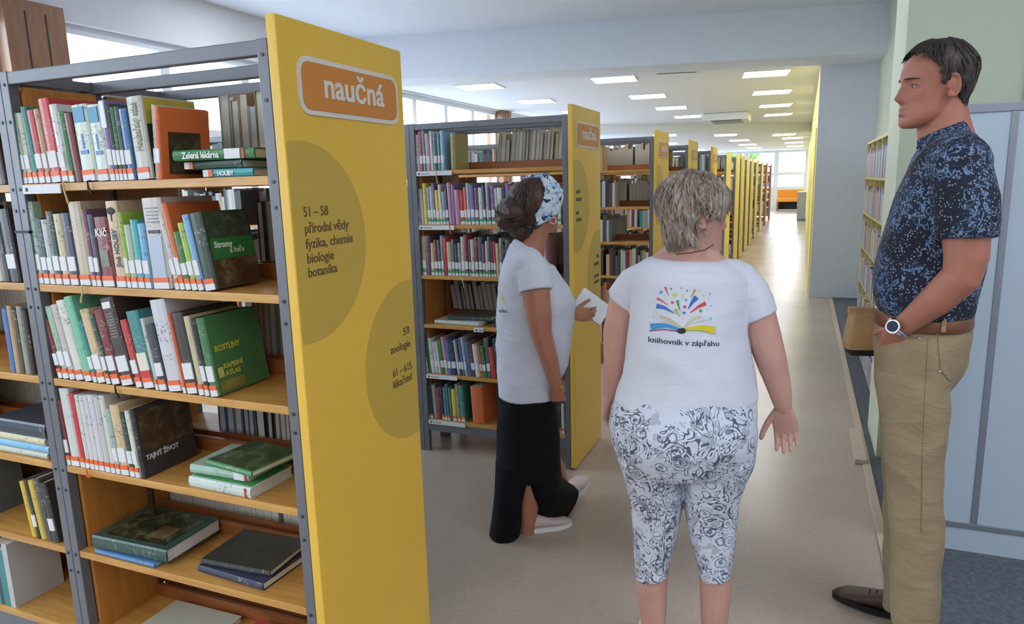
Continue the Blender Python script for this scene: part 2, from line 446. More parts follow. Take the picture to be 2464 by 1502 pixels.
# ceiling light panels
LIGHTS = [(1843, 176), (1857, 221), (1866, 253), (1872, 275), (1478, 190), (1558, 231), (1615, 259), (1655, 280), (1155, 208), (1290, 243), (1390, 268)]
def light_panel(x, y, z, rz, label, group):
    r = empty('ceiling_light', (x, y, z), rz); tag(r, label, 'ceiling light', group)
    MB().box(-.31, .31, -.31, -.295, -.012, 0).box(-.31, .31, .295, .31, -.012, 0).box(-.31, -.295, -.295, .295, -.012, 0).box(.295, .31, -.295, .295, -.012, 0).build('frame', 'white_plastic', r)
    MB().box(-.295, .295, -.295, .295, -.009, -.001).build('diffuser', 'lamp', r)
    return r
for px, py in LIGHTS:
    p = at_z(px, py, FAR_C)
    light_panel(p[0], p[1], FAR_C - .001, math.radians(7), 'lit square white panel in the ceiling over the aisle of shelves', 'lit ceiling panels over the shelving')
for px, py in ((1746, 325), (1886, 324), (1600, 326)):
    p = at_z(px, py, LOW_C)
    light_panel(p[0], p[1], LOW_C - .001, math.radians(7), 'lit square panel in the lower ceiling beyond the step', 'lit panels in the lower ceiling')
for x in (-4.3, -2.0, -.4):
    for y in (24.5, 28, 31.5):
        light_panel(x, y, LOW_C - .001, 0, 'lit square panel in the lower ceiling beyond the step', 'lit panels in the lower ceiling')
for x, y in [(a, b) for a in (-4.4, -2.4, -.4, 1.8) for b in (-2.9, -1.5)] + [(-4.6, 5.6), (-2.6, 5.6), (-.6, 5.6), (1.8, .0), (3.2, .0), (1.8, 1.6), (3.2, 1.6)]:  # unseen fill panels, added to brighten the near room
    light_panel(x, y, NEAR_C - .001, 0, 'added unseen lit panel in the high ceiling of the near room', 'added unseen lit panels in the high near ceiling')
# ceiling cassette, slot vent, hanging sign
r = empty('air_conditioner', (-1.68, 17.1, FAR_C - .004)); tag(r, 'white air conditioner cassette hanging below the far ceiling', 'air conditioner')
MB().box(-.48, .48, -.48, .48, -.16, 0, .02).build('housing', 'white_plastic', r)
MB().box(-.30, .30, -.30, .30, -.19, -.16, .01).build('grille', 'grey_cab', r)
for s in (-1, 1):
    MB().box(-.33, .33, s * .40 - .035, s * .40 + .035, -.168, -.158).build('air_slot', 'steel_dark', r)
r = empty('ceiling_vent', (-1.65, 9.95, FAR_C), math.radians(13)); tag(r, 'long dark slot vent in the ceiling behind the beam', 'vent')
MB().box(-.27, .27, -.05, .05, -.012, 0).build('frame', 'alu', r)
MB().box(-.25, .25, -.03, .03, -.014, -.008).build('slot', 'steel_dark', r)

# partition behind the man
r = empty('partition', (0.41, 3.26, 0.0)); tag(r, 'low white panel partition with grey metal joints in front of green wall', 'partition')
for a, b in ((0.03, 0.305), (0.33, 1.10), (1.125, 1.9), (1.925, 2.7)):
    MB().box(a, b, -.012, .012, .135, 1.815).build('panel', 'board_white', r)
MB().box(0, 2.72, -.018, .018, 1.815, 1.85, .003).build('top_rail', 'alu', r)
MB().box(0, 2.72, -.018, .018, .11, .135, .003).build('bottom_rail', 'alu', r)
MB().box(0, 2.72, -.012, .012, .006, .11).build('plinth', 'board_white', r)
for a in (0.015, .3175, 1.1125, 1.9125, 2.71):
    MB().box(a - .0125, a + .0125, -.017, .017, .135, 1.815, .003).build('joint_post', 'alu', r)
r = empty('notice_board', (1.45, 4.24, 1.93)); tag(r, 'dark navy board hung high on the pale green wall', 'notice board')
MB().box(-.47, .47, -.02, .004, 0, .8, .004).build('frame', 'alu', r)
MB().box(-.455, .455, -.024, -.018, .015, .785).build('panel', 'navy', r)

# far end furniture
r = empty('bench', (-.56, 34.6, 0)); tag(r, 'orange upholstered bench below the far window', 'bench')
MB().box(-.55, .55, -.3, .3, .40, .56, .03).build('seat', 'orange_seat', r)
MB().box(-.55, .55, .2, .34, .5, .95, .03).build('backrest', 'orange_seat', r)
for sx in (-1, 1):
    MB().box(sx * .5 - .04, sx * .5 + .04, -.28, .28, 0, .40).build('leg', 'dark_wood', r)
MB().box(-.46, .46, .1, .2, .05, .40).build('under_seat_dark', 'black', r)  # black board standing in for the dark under the seat
r = empty('cabinet', (-.03, 27.4, 0)); tag(r, 'grey metal cabinet against the yellow wall at the far end', 'cabinet')
MB().box(-.14, .14, -.5, .5, .04, .98, .008).build('body', 'grey_cab', r)
MB().box(-.155, .145, -.52, .52, .98, 1.01, .004).build('top', 'white_plastic', r)
for k in range(2):
    d = MB().box(-.15, -.14, -.49 + .5 * k, .0 + .49 * k, .07, .95, .003).build('door', 'grey_cab', r)
    MB().box(-.165, -.15, -.05 + .07 * k, -.03 + .07 * k, .5, .62).build('handle', 'alu', d)
# ------------------------------------------------------------------ shelving units
XP = -1.107
BAYW, GAPW = 0.872, 0.063
def bay_r(i): return -.058 - i * (BAYW + GAPW)
UD = 0.535
def rrect(y0, y1, z0, z1, r, n=6):
    pts = []
    for cy, cz, a0 in ((y1 - r, z1 - r, 0), (y0 + r, z1 - r, 90), (y0 + r, z0 + r, 180), (y1 - r, z0 + r, 270)):
        for k in range(n + 1):
            a = math.radians(a0 + 90 * k / n); pts.append((cy + r * math.cos(a), cz + r * math.sin(a)))
    return pts
def plate(pts, x0, x1):                 # outline in (y, z), thickness along x
    n = len(pts)
    return MB().add([(x0, y, z) for y, z in pts] + [(x1, y, z) for y, z in pts],
                    [tuple(range(n - 1, -1, -1)), tuple(range(n, 2 * n))] + [(i, (i + 1) % n, n + (i + 1) % n, n + i) for i in range(n)])
def lettering(txt, parent, x, y, z, size, mat, bold=0.0, width=None, align='LEFT', depth=0.0006):
    me = text_mesh(txt, size, bold, depth, align)
    if width:
        xs = [v.co.x for v in me.vertices]; k = width / max(1e-6, max(xs) - min(xs))
        for v in me.vertices: v.co.x *= k
    o = link('lettering', me, mat, parent)
    o.matrix_local = Matrix(((0, 0, 1, x), (1, 0, 0, y), (0, 1, 0, z), (0, 0, 0, 1)))
    return o
def end_panel(root, mat, full, sign=True):
    p = MB().box(-.027, 0, 0, UD, 0.012, 1.985, .003).build('end_panel', mat, root)
    if not sign: return p
    y0 = 0.060
    MBs = plate(rrect(y0, y0 + .44, 1.772, 1.907, .036), 0, .004); MBs.build('sign_border', 'sign_white', p)
    plate(rrect(y0 + .012, y0 + .428, 1.784, 1.895, .026), .003, .006).build('sign_plate', 'sign_orange', p)
    for cy, cz, r, lo, hi in ((.052, 1.465, .245, .004, 9), (.502, 1.068, .247, -9, UD - .003)):
        pts = []
        for k in range(72):
            a = 2 * math.pi * k / 72; y = cy + r * math.cos(a); z = cz + r * math.sin(a)
            pts.append((min(max(y, lo), hi), z))
        cl = []
        for q in pts:
            if not cl or (abs(q[0] - cl[-1][0]) + abs(q[1] - cl[-1][1])) > 1e-4: cl.append(q)
        plate(cl, 0, .0008).build('printed_circle', 'circle_olive', p)
    lettering('naučná', p, .0064, .15, 1.818, .085, 'sign_white', .0018, .268)
    if full:
        for t, z, wd in (('51 – 58', 1.531, .095), ('přírodní vědy', 1.491, .177), ('fyzika, chemie', 1.454, .194), ('biologie', 1.418, .105), ('botanika', 1.384, .115)):
            lettering(t, p, .0012, .043, z, .034, 'print_dark', .0004, wd)
        for t, z, wd, yl in (('59', 1.149, .037, .461), ('zoologie', 1.108, .114, .387), ('61 – 615', 1.036, .108, .392), ('lékařství', 1.001, .11, .389)):
            lettering(t, p, .0012, yl, z, .034, 'print_dark', .0004, wd)
    else:
        for z, wd in ((1.531, .08), (1.491, .1), (1.42, .05), (1.384, .09)):
            MB().box(0.0008, .0014, .045, .045 + wd, z, z + .018).build('print_line', 'print_dark', p)
        for z, wd in ((1.149, .05), (1.108, .1), (1.036, .1), (1.001, .1)):
            MB().box(0.0008, .0014, .49 - wd, .49, z, z + .018).build('print_line', 'print_dark', p)
    return p
def make_unit(Y0, zs, nb, panel, label, full=False, bolts=False, sign=True, wood_m='shelf_wood', side_m='side_wood'):
    r = empty('shelving_unit', (XP, Y0, 0)); tag(r, label, 'shelving unit', 'shelving units along the aisle')
    end_panel(r, panel, full, sign)
    posts = [(-.058, -.028)] + [(bay_r(i) - BAYW - GAPW, bay_r(i) - BAYW) for i in range(nb)]
    for k, (a, b) in enumerate(posts):
        for y in (0.0, .2525, .505):
            if k == 0: pieces = [(a, b)]
            else: m_ = (a + b) / 2; pieces = [(a, m_ - .001), (m_ + .001, b)]
            for a_, b_ in pieces:
                o = MB().box(a_, b_, y, y + .03, 0, 1.935, .002).build('upright', 'steel', r)
                if bolts and y == 0 and k < 2:
                    for z in (1.90, 1.80, 1.615, 1.555, 1.33, 1.275, 1.045, .995, .77, .705, .49, .43, .2):
                        c = (a_ + b_) / 2
                        MB().tube([(c, .001, z), (c, -.0025, z)], [.0045, .0045], 8, cap=False).build('bolt', 'bolt', o)
        MB().box(a, b, .03, .505, 1.905, 1.932).build('cross_rail', 'steel', r)
    xl = posts[-1][0]
    for y in (0.0, .2525, .505):
        MB().box(xl, -.028, y + .002, y + .028, 1.900, 1.934, .003).build('top_rail', 'steel', r)
    MB().box(xl, -.028, .004, .024, zs[-1] - .075, zs[-1] - .022).build('base_rail', 'steel', r)
    for i in range(nb):
        x1 = bay_r(i); x0 = x1 - BAYW
        for a, b in ((.032, .250), (.286, .503)):
            MB().box(x0, x0 + .014, a, b, zs[-1] - .02, 1.895).build('side_panel', side_m, r)
            if i > 0: MB().box(x1 - .014, x1, a, b, zs[-1] - .02, 1.895).build('side_panel', side_m, r)
        for z in zs:
            for y0, y1, ys in ((.002, .250, .238), (.285, .533, .285)):
                s = MB().box(x0 + .001, x1 - .001, y0, y1, z - .022, z, .002).build('shelf', wood_m, r)
                MB().box(x0 + .015, x1 - .001, ys, ys + .012, z, z + .045).build('back_stop', 'dark_wood', s)
    return r
ZS1 = [1.630, 1.345, 1.062, .788, .505, .215]
ZS2 = [1.675, 1.372, 1.080, .790, .490, .205]
U1Y, U2Y, U3Y = 1.328, 3.53, 5.80
unit1 = make_unit(U1Y, ZS1, 3, 'panel_yellow', 'steel book unit with yellow end panel lettered 51 – 58 and 59', True, True)
unit2 = make_unit(U2Y, ZS2, 3, 'panel_yellow', 'book unit with yellow end panel beside the person with a headband')
unit3 = make_unit(U3Y, ZS2, 3, 'panel_yellow', 'yellow-ended book unit behind the one beside the person with a headband')
FARY = [7.64, 9.57, 11.62, 13.30, 14.45, 15.87, 17.27, 19.10, 21.58, 24.17, 27.43]
far_units = []
for i, y in enumerate(FARY):
    if i == 0:
        u = make_unit(y, ZS2, 2, 'panel_yellow', 'yellow-ended book unit standing fourth along the aisle')
    elif i == 2:
        u = make_unit(y, ZS2, 2, 'panel_cream', 'far book unit with a plain cream end panel, first of the cream ones', sign=False)
    elif i == 9:
        u = make_unit(y, ZS2, 2, 'red_wood', 'reddish brown wooden book unit at the end of the row', sign=False)
    else:
        u = copy_tree(far_units[0] if i == 1 else far_units[2] if i < 9 else far_units[9])
        u.location.y = y
        if 2 < i < 9: u['label'] = 'far book unit with a plain cream end panel, %s along the row of cream ones' % ['second', 'third', 'fourth', 'fifth', 'sixth', 'seventh'][i - 3]
        if i == 1: u['label'] = 'yellow-ended book unit standing fifth along the aisle'
        if i == 10: u['label'] = 'last reddish brown book unit before the far bench'
    far_units.append(u)

# small things on the front shelves of the nearest unit: label strip, ties
def shelf_label(root, x0, x1, z, mat='label_white', print_=True):
    o = MB().box(x0, x1, -.006, -.002, z - .026, z - .001, .001).build('label_strip', mat, root)
    if print_:
        MB().box(x0 + .012, x0 + .022, -.0066, -.006, z - .019, z - .009).build('label_print', 'ink', o)
        MB().box(x0 + .030, x0 + .085, -.0066, -.006, z - .018, z - .011).build('label_print', 'alu', o)
shelf_label(unit1, -.925, -.77, ZS1[0] - .002)
for z, a, b in ((ZS2[0], -.925, -.70), (ZS2[1], -.925, -.70), (ZS2[4], -.925, -.72), (ZS2[5], -.925, -.68), (ZS2[3], -.60, -.54)):
    shelf_label(unit2, a, b, z - .002)
def tie(root, x, z, l=.05, mat='string', dx=.008):
    o = MB().tube([(x, .01, z + .004), (x, -.006, z + .002), (x + .002, -.007, z - .02), (x + dx * .4, -.006, z - l * .6), (x + dx, -.005, z - l)], [.0022, .0022, .003, .0025, .0032], 6).build('tie_string', mat, root)
tie(unit1, -.755, ZS1[0], .055); tie(unit1, -.66, ZS1[0], .028, 'black'); tie(unit1, -.74, ZS1[1], .045, dx=-.012)
tie(unit1, -.66, ZS1[2], .03, 'black'); tie(unit1, -.83, ZS1[3], .02, 'band_orange')
tie(unit2, -.73, ZS2[1], .05, 'band_orange'); tie(unit2, -.66, ZS2[2], .06); tie(unit2, -.80, ZS2[0], .07)
# black cable tie round the left double upright
_a, _b = bay_r(0) - BAYW - GAPW, bay_r(0) - BAYW
MB().box(_a - .003, _b + .003, -.004, -.001, 1.492, 1.499).box(_b, _b + .003, -.004, .032, 1.492, 1.499).box(_a - .003, _a, -.004, .032, 1.492, 1.499).build('cable_tie', 'black', unit1)

# ------------------------------------------------------------------ books
COLS = {
    'white': (206, 207, 204), 'off-white': (196, 191, 176), 'cream': (202, 187, 144), 'pale green': (160, 186, 164), 'mint green': (112, 184, 154),
    'teal': (40, 130, 128), 'dark green': (26, 64, 46), 'green': (40, 116, 62), 'lime green': (160, 190, 70), 'light blue': (120, 180, 212),
    'blue': (60, 116, 176), 'navy': (34, 42, 66), 'slate': (72, 86, 94), 'grey': (150, 150, 146), 'dark grey': (66, 66, 66), 'black': (26, 26, 28),
    'red': (190, 44, 40), 'dark red': (118, 26, 32), 'orange': (214, 98, 40), 'tan': (186, 150, 110), 'brown': (84, 54, 36), 'dark brown': (52, 34, 28),
    'purple': (126, 96, 156), 'pink': (192, 138, 156), 'mauve': (110, 64, 92), 'yellow': (214, 184, 50), 'olive': (142, 132, 62), 'turquoise': (60, 164, 176),
    'beige': (190, 172, 140), 'grey-white': (186, 188, 186), 'blue-grey': (140, 158, 178),
}
CTHK = 0.0022
nbook = 0
def book(x, y, z, t, h, d, col, label, group, lean=0.0, rz=0.0, flat=False, sticker=None, band='band_orange', parts=True, flip=False):
    """upright book, spine to -y, standing on z with its spine centre at x; lean in degrees (top to +x)"""
    global nbook; nbook += 1
    a = math.radians(90 if flat else lean)
    R = Matrix.Rotation(rz, 4, 'Z') @ Matrix.Rotation(a, 4, 'Y')
    if flip: R = R @ Matrix.Rotation(math.pi, 4, 'Z')
    oz = z + (t / 2) * abs(math.sin(a)) + .0006
    c = CTHK
    poly = [(-t / 2, d), (-t / 2, .004), (-t * .36, .0008), (0, -.0012), (t * .36, .0008), (t / 2, .004), (t / 2, d), (t / 2 - c, d), (t / 2 - c, .005), (-t / 2 + c, .005), (-t / 2 + c, d)]
    o = MB().prism(poly, 0, h).build('book', 'book_cover')
    o.matrix_world = Matrix.Translation((x, y, oz)) @ R
    rgb = srgb(*[min(255, max(0, v + rnd.uniform(-8, 8))) for v in COLS[col]])
    o.color = (*rgb, 1)
    tag(o, label, 'book', group)
    p = MB().box(-t / 2 + c + .0004, t / 2 - c - .0004, .006, d - .004, .003, h - .003).build('pages', 'pages', o)
    p.color = (*srgb(*rnd.choice([(226, 220, 204), (210, 206, 196), (232, 230, 224), (190, 200, 210)])), 1)
    if parts and sticker:
        w = t * .40
        if sticker in ('full', 'label'):
            MB().box(-w, w, -.0022, .0012, .040, .040 + min(.045, h * .2)).build('spine_label', 'label_white', o)
        if sticker in ('full', 'base'):
            MB().box(-w, w, -.0020, .0012, .0005, .017).build('spine_base_tape', 'label_white', o)
            MB().box(-w, w, -.0024, .0012, .017, .030).build('spine_band', band, o)
    return o
def decal(o, x0, x1, y0, y1, z0, z1, rgb, name='cover_print', mat='flat_print'):
    d = MB().box(x0, x1, y0, y1, z0, z1).build(name, mat, o); d.color = (*srgb(*rgb), 1); return d
def cover_text(o, t, txt, y, z, size, rgb, width=None):
    me = text_mesh(txt, size, 0.0008, .0003)
    if width:
        xs = [v.co.x for v in me.vertices]; k = width / (max(xs) - min(xs))
        for v in me.vertices: v.co.x *= k
    d = link('cover_lettering', me, 'flat_print', o); d.color = (*srgb(*rgb), 1)
    d.matrix_local = Matrix(((0, 0, 1, t / 2 + .0012), (1, 0, 0, y), (0, 1, 0, z), (0, 0, 0, 1)))
def spine_text(o, txt, x, z, size, rgb, width=None, upright=False):
    me = text_mesh(txt, size, 0.0006, .0003)
    if width:
        xs = [v.co.x for v in me.vertices]; k = width / (max(xs) - min(xs))
        for v in me.vertices: v.co.x *= k
    d = link('spine_lettering', me, 'flat_print', o); d.color = (*srgb(*rgb), 1)
    if upright: d.matrix_local = Matrix(((1, 0, 0, x), (0, 0, -1, -.0022), (0, 1, 0, z), (0, 0, 0, 1)))
    else: d.matrix_local = Matrix(((0, -1, 0, x), (0, 0, -1, -.0022), (1, 0, 0, z), (0, 0, 0, 1)))

SHN = ['top', 'second', 'third', 'fourth', 'fifth', 'lowest']
def size_word(t, h):
    a = 'tall ' if h > .225 else 'short ' if h < .17 else ''
    b = 'thick ' if t > .034 else 'slim ' if t < .016 else ''
    return a + b
def px_row(zoom, bottoms, items, shelf, zs, ysp, lean, where, group):
    """items: (xl, xr, ytop, colour, sticker[, lean]) in crop pixels; bottoms = the two ends of the spine foot line"""
    sc, ox, oy = zoom; out = []
    (xa, ya), (xb, yb) = bottoms
    for it in items:
        xl, xr, yt, col, stk = it[:5]; ln = it[5] if len(it) > 5 else lean
        f_ = ((xl + xr) / 2 - xa) / (xb - xa); yb_ = ya + f_ * (yb - ya)
        A = at_y(ox + xl / sc, oy + yb_ / sc, ysp); B = at_y(ox + xr / sc, oy + yb_ / sc, ysp)
        T = at_y(ox + (xl + xr) / 2 / sc, oy + yt / sc, ysp)
        t = (B[0] - A[0]) * math.cos(math.radians(ln)) * .97
        h = min((T[2] - zs) / math.cos(math.radians(ln)), .262)
        d = rnd.uniform(.15, .175) if h < .2 else rnd.uniform(.17, .20)
        lab = it[6] if len(it) > 6 else '%s%s %s book, %s shelf of the 51 – 58 unit' % (size_word(t, h), {'full': 'orange-banded', 'base': 'orange-taped', 'label': 'labelled'}.get(stk, 'plain'), col, SHN[shelf])
        o = book((A[0] + B[0]) / 2, ysp, zs, t, h, d, col, lab.strip(), group, ln, sticker=stk)
        out.append((o, t, h, d))
    return out

Z1 = (3.52, 0, 100); Z2 = (3.2421, 0, 440); Z3 = (3.2421, 0, 700); Z4 = (3.08, 0, 920)
YS = U1Y + .006
row1 = px_row(Z1, ((195, 1195), (1350, 1180)), [
    (165, 205, 610, 'teal', 'full'), (205, 245, 600, 'pale green', 'full'), (245, 290, 600, 'off-white', 'full'), (290, 335, 545, 'teal', 'base'), (335, 395, 575, 'red', 'full'),
    (395, 440, 565, 'tan', 'full'), (440, 530, 475, 'red', 'full', -4), (530, 592, 525, 'white', 'full'), (592, 640, 590, 'green', 'base'), (640, 697, 600, 'dark red', None),
    (700, 828, 530, 'white', 'base', -3, 'white thick volume with blue square and blue figure on the top shelf'), (830, 940, 530, 'white', 'base', -3, 'white thick volume with blue square and blue figure on the top shelf'),
    (942, 990, 490, 'purple', 'full', -3), (990, 1022, 520, 'dark green', 'full', -3), (1022, 1056, 550, 'green', 'full', -3), (1056, 1090, 545, 'slate', 'full', -3), (1090, 1150, 565, 'blue', 'full', -3),
    (1165, 1292, 460, 'off-white', 'base', -3, 'cream thick book with olive cover and vertical olive title, top shelf'),
], 0, ZS1[0], YS, -4.5, '', 'books on the top shelf of the 51 – 58 unit')
for k in (10, 11):
    o, t, h, d = row1[k]
    decal(o, -t * .36, t * .36, -.0022, .0008, h - .045, h - .006, (40, 130, 170), 'spine_square')
    decal(o, -t * .06, t * .06, -.0022, .0008, h - .115, h - .075, (70, 120, 180), 'spine_figure')
    decal(o, -t * .25, t * .25, -.0022, .0008, h - .128, h - .118, (70, 120, 180), 'spine_figure')
o, t, h, d = row1[12]; decal(o, -t * .42, t * .42, -.0021, .0008, h - .07, h - .002, (216, 220, 220), 'spine_head')
o, t, h, d = row1[17]; spine_text(o, 'Houbařský atlas', t * .2, .07, .03, (128, 128, 60), .12); decal(o, t / 2 - .0004, t / 2 + .0008, .01, d - .004, .14, h - .004, (186, 170, 50)); decal(o, t / 2 - .0004, t / 2 + .0008, .01, d - .004, .004, .138, (40, 40, 30))
zoom_x = lambda z, px, py, y: float(at_y(z[1] + px / z[0], z[2] + py / z[0], y)[0])
# white-mauve slim book and the orange picture book beside it
x = zoom_x(Z1, 1305, 1185, YS)
book(x, YS + .01, ZS1[0], .012, .185, .17, 'white', 'slim white book leaning against the orange picture book, top shelf', 'books on the top shelf of the 51 – 58 unit', 4, sticker='label')
x = zoom_x(Z1, 1340, 1185, YS)
o = book(x + .005, YS, ZS1[0], .018, .178, .15, 'orange', 'orange picture book with dark photo on its cover, top shelf', 'books on the top shelf of the 51 – 58 unit', 5, rz=-.10, sticker='label')
decal(o, .0085, .0098, .025, .120, .012, .118, (70, 52, 36), 'cover_photo', 'photo_print')
# the three flat books at the right end of the top shelf
G1 = 'flat books on the top shelf of the 51 – 58 unit'
o = book(-1.275, YS + .015, ZS1[0], .020, .150, .16, 'turquoise', 'light blue book lying lowest in the flat stack, top shelf', G1, flat=True, rz=.05, sticker='base')
o.location.x = -1.405 + .02
spine_text(o, 'HOUBY', .006, .045, .016, (230, 236, 240), .05)
o = book(-1.46, YS + .03, ZS1[0] + .021, .021, .19, .16, 'dark green', 'dark green book in the middle of the flat stack, top shelf', G1, flat=True, rz=-.03, sticker='base')
o = book(-1.47, YS + .005, ZS1[0] + .043, .026, .24, .18, 'green', 'bright green thick book lying on top of the flat stack, top shelf', G1, flat=True, rz=.10, sticker=None)
decal(o, -.012, .012, -.0022, .0012, .155, .2, (226, 226, 226), 'spine_label'); decal(o, -.012, .012, -.0024, .0012, .205, .213, (200, 60, 40), 'spine_band')
spine_text(o, 'Zelená lékárna', .008, .03, .022, (226, 232, 226), .11)

row2 = px_row(Z2, ((330, 770), (1700, 875)), [
    (300, 348, 150, 'pale green', 'full'), (348, 395, 280, 'slate', 'full'), (395, 440, 290, 'grey-white', 'full'), (440, 495, 225, 'dark green', 'full'), (495, 555, 245, 'cream', 'full'), (555, 625, 240, 'navy', 'full'),
    (625, 722, 150, 'beige', 'base'), (724, 762, 210, 'mauve', 'full'), (762, 800, 250, 'slate', 'full'),
    (802, 910, 270, 'dark red', 'base', -2, 'dark red wide book with white Klíč title, second shelf'), (912, 1000, 145, 'cream', 'base', -2, 'cream tall book with black mushroom and HOUBY title, second shelf'), (1000, 1032, 230, 'lime green', 'full'),
    (1032, 1086, 330, 'pale green', 'full'), (1086, 1140, 290, 'turquoise', 'full'), (1140, 1194, 320, 'light blue', 'full'), (1196, 1345, 120, 'off-white', 'base', -2, 'off-white very thick book with lines of grey title, second shelf'),
    (1372, 1412, 250, 'white', 'full', -10), (1412, 1455, 165, 'orange', 'full', -10), (1455, 1503, 390, 'green', 'full', -10), (1503, 1553, 320, 'lime green', 'full', -10), (1553, 1602, 255, 'light blue', 'full', -10),
    (1604, 1700, 245, 'dark green', 'base', -9, 'tree guide with green cover band reading Stromy a keře, second shelf'),
], 1, ZS1[1], YS, -2.5, '', 'books on the second shelf of the 51 – 58 unit')
o, t, h, d = row2[9]; spine_text(o, 'Klíč', -t * .42, h - .052, .03, (226, 220, 214), t * .84, True); decal(o, -t * .3, t * .3, -.0021, .0008, .055, .10, (150, 140, 116), 'spine_photo', 'photo_print')
o, t, h, d = row2[10]; spine_text(o, 'Jiné HOUBY', t * .25, .055, .024, (24, 24, 20), .105)
mm = MB().tube([(0, -.0016, h - .052), (0, -.0016, h - .028)], [.0022, .003], 8, flat=.3).ell((0, -.0012, h - .026), (t * .36, .0012, .010)).build('spine_mushroom', 'ink', o)
o, t, h, d = row2[15]
for k in range(5): decal(o, -t * .3 + .004 * (k % 2), t * .32, -.0021, .0008, h - .028 - .009 * k, h - .025 - .009 * k, (120, 120, 124), 'spine_print')
decal(o, -t * .3, t * .3, -.0021, .0008, h - .092, h - .083, (30, 30, 34), 'spine_bar'); decal(o, -t * .32, t * .34, -.0018, .0008, .03, h - .098, (170, 182, 196), 'spine_panel')
o, t, h, d = row2[21]
decal(o, t / 2 - .0004, t / 2 + .0008, .012, d - .002, .075, .128, (36, 120, 54), 'cover_band')
decal(o, t / 2 - .0004, t / 2 + .0006, .012, d - .002, .130, h - .004, (60, 78, 70), 'cover_photo', 'photo_print'); decal(o, t / 2 - .0004, t / 2 + .0006, .012, d - .002, .004, .073, (96, 50, 34), 'cover_photo', 'photo_print')
cover_text(o, t, 'Stromy', .022, .104, .022, (214, 226, 214), .062); cover_text(o, t, 'a keře', .07, .088, .02, (180, 206, 180), .052)

row3 = px_row(Z3, ((490, 645), (1700, 805)), [
    (452, 490, 240, 'dark red', 'full'), (490, 542, 140, 'pale green', 'full'), (542, 590, 125, 'off-white', 'full'), (590, 658, 95, 'white', 'base'), (660, 724, 65, 'mint green', 'base'), (726, 760, 250, 'teal', 'full'),
    (760, 830, 165, 'cream', 'full'), (830, 868, 205, 'dark green', 'full'), (870, 942, 170, 'dark red', 'full'), (944, 1050, 80, 'dark brown', 'full', -11, 'dark brown tall volume with white round blob, third shelf'),
    (1060, 1115, 245, 'red', 'full'), (1117, 1213, 180, 'teal', 'base', -10), (1215, 1240, 230, 'white', 'base', -9), (1240, 1308, 280, 'navy', 'full', -9), (1310, 1428, 90, 'white', 'base', -8, 'white very thick tall volume, third shelf of the 51 – 58 unit'),
    (1430, 1456, 190, 'orange', 'base', -8), (1457, 1550, 190, 'dark brown', 'full', -8), (1552, 1600, 215, 'cream', 'base', -8), (1600, 1640, 230, 'black', 'full', -8),
    (1642, 1710, 230, 'green', 'full', -8, 'green plant atlas with yellow ROSTLINY title on its cover, third shelf'),
], 2, ZS1[2], YS, -11, '', 'books on the third shelf of the 51 – 58 unit')
o, t, h, d = row3[9]; decal(o, -t * .3, t * .3, -.0022, .0008, h - .03, h - .012, (226, 224, 220), 'spine_blob')
for k in range(9): decal(o, -t * .2, t * .32, -.0020, .0008, h - .048 - .008 * k, h - .045 - .008 * k, (140, 124, 110), 'spine_print')
o, t, h, d = row3[11]; decal(o, -t * .4, t * .4, -.0019, .0008, .05, .10, (222, 214, 190), 'spine_panel'); decal(o, -t * .4, t * .4, -.0023, .0008, .03, .05, (200, 40, 40), 'spine_band')
o, t, h, d = row3[19]
cover_text(o, t, 'ROSTLINY', .016, .115, .022, (190, 190, 60), .09); cover_text(o, t, 'KAPESNÍ', .034, .066, .017, (196, 180, 70), .07); cover_text(o, t, 'ATLAS', .036, .046, .018, (196, 180, 70), .055)
decal(o, t / 2 - .0004, t / 2 + .0008, .014, .032, .045, .072, (200, 190, 110), 'cover_icon'); decal(o, t / 2 - .0004, t / 2 + .0008, .012, .10, .008, .034, (170, 150, 60), 'cover_photo', 'photo_print')

row4 = px_row(Z4, ((530, 600), (1060, 712)), [
    (500, 530, 150, 'dark red', 'full'), (530, 600, 65, 'white', 'base'), (600, 640, 100, 'red', 'base'), (640, 674, 110, 'white', 'base'), (674, 707, 112, 'white', 'base'), (707, 740, 112, 'white', 'base'), (740, 783, 110, 'white', 'base'), (783, 826, 112, 'grey-white', 'base'), (826, 862, 115, 'white', 'base'),
    (864, 900, 215, 'pale green', 'full', -5), (900, 968, 190, 'cream', 'full', -5), (968, 1008, 250, 'dark green', 'full', -5), (1008, 1046, 232, 'white', 'full', -5), (1046, 1078, 225, 'black', None, -5, 'black book with burnt orange cover reading TAJNÝ ŽIVOT, fourth shelf'),
], 3, ZS1[3], YS, -3.5, '', 'books on the fourth shelf of the 51 – 58 unit')
o, t, h, d = row4[13]; decal(o, t / 2 - .0004, t / 2 + .0008, .012, d - .004, .075, h - .01, (90, 50, 24), 'cover_photo', 'photo_print'); cover_text(o, t, 'TAJNÝ ŽIVOT', .014, .05, .02, (214, 210, 204), .115)
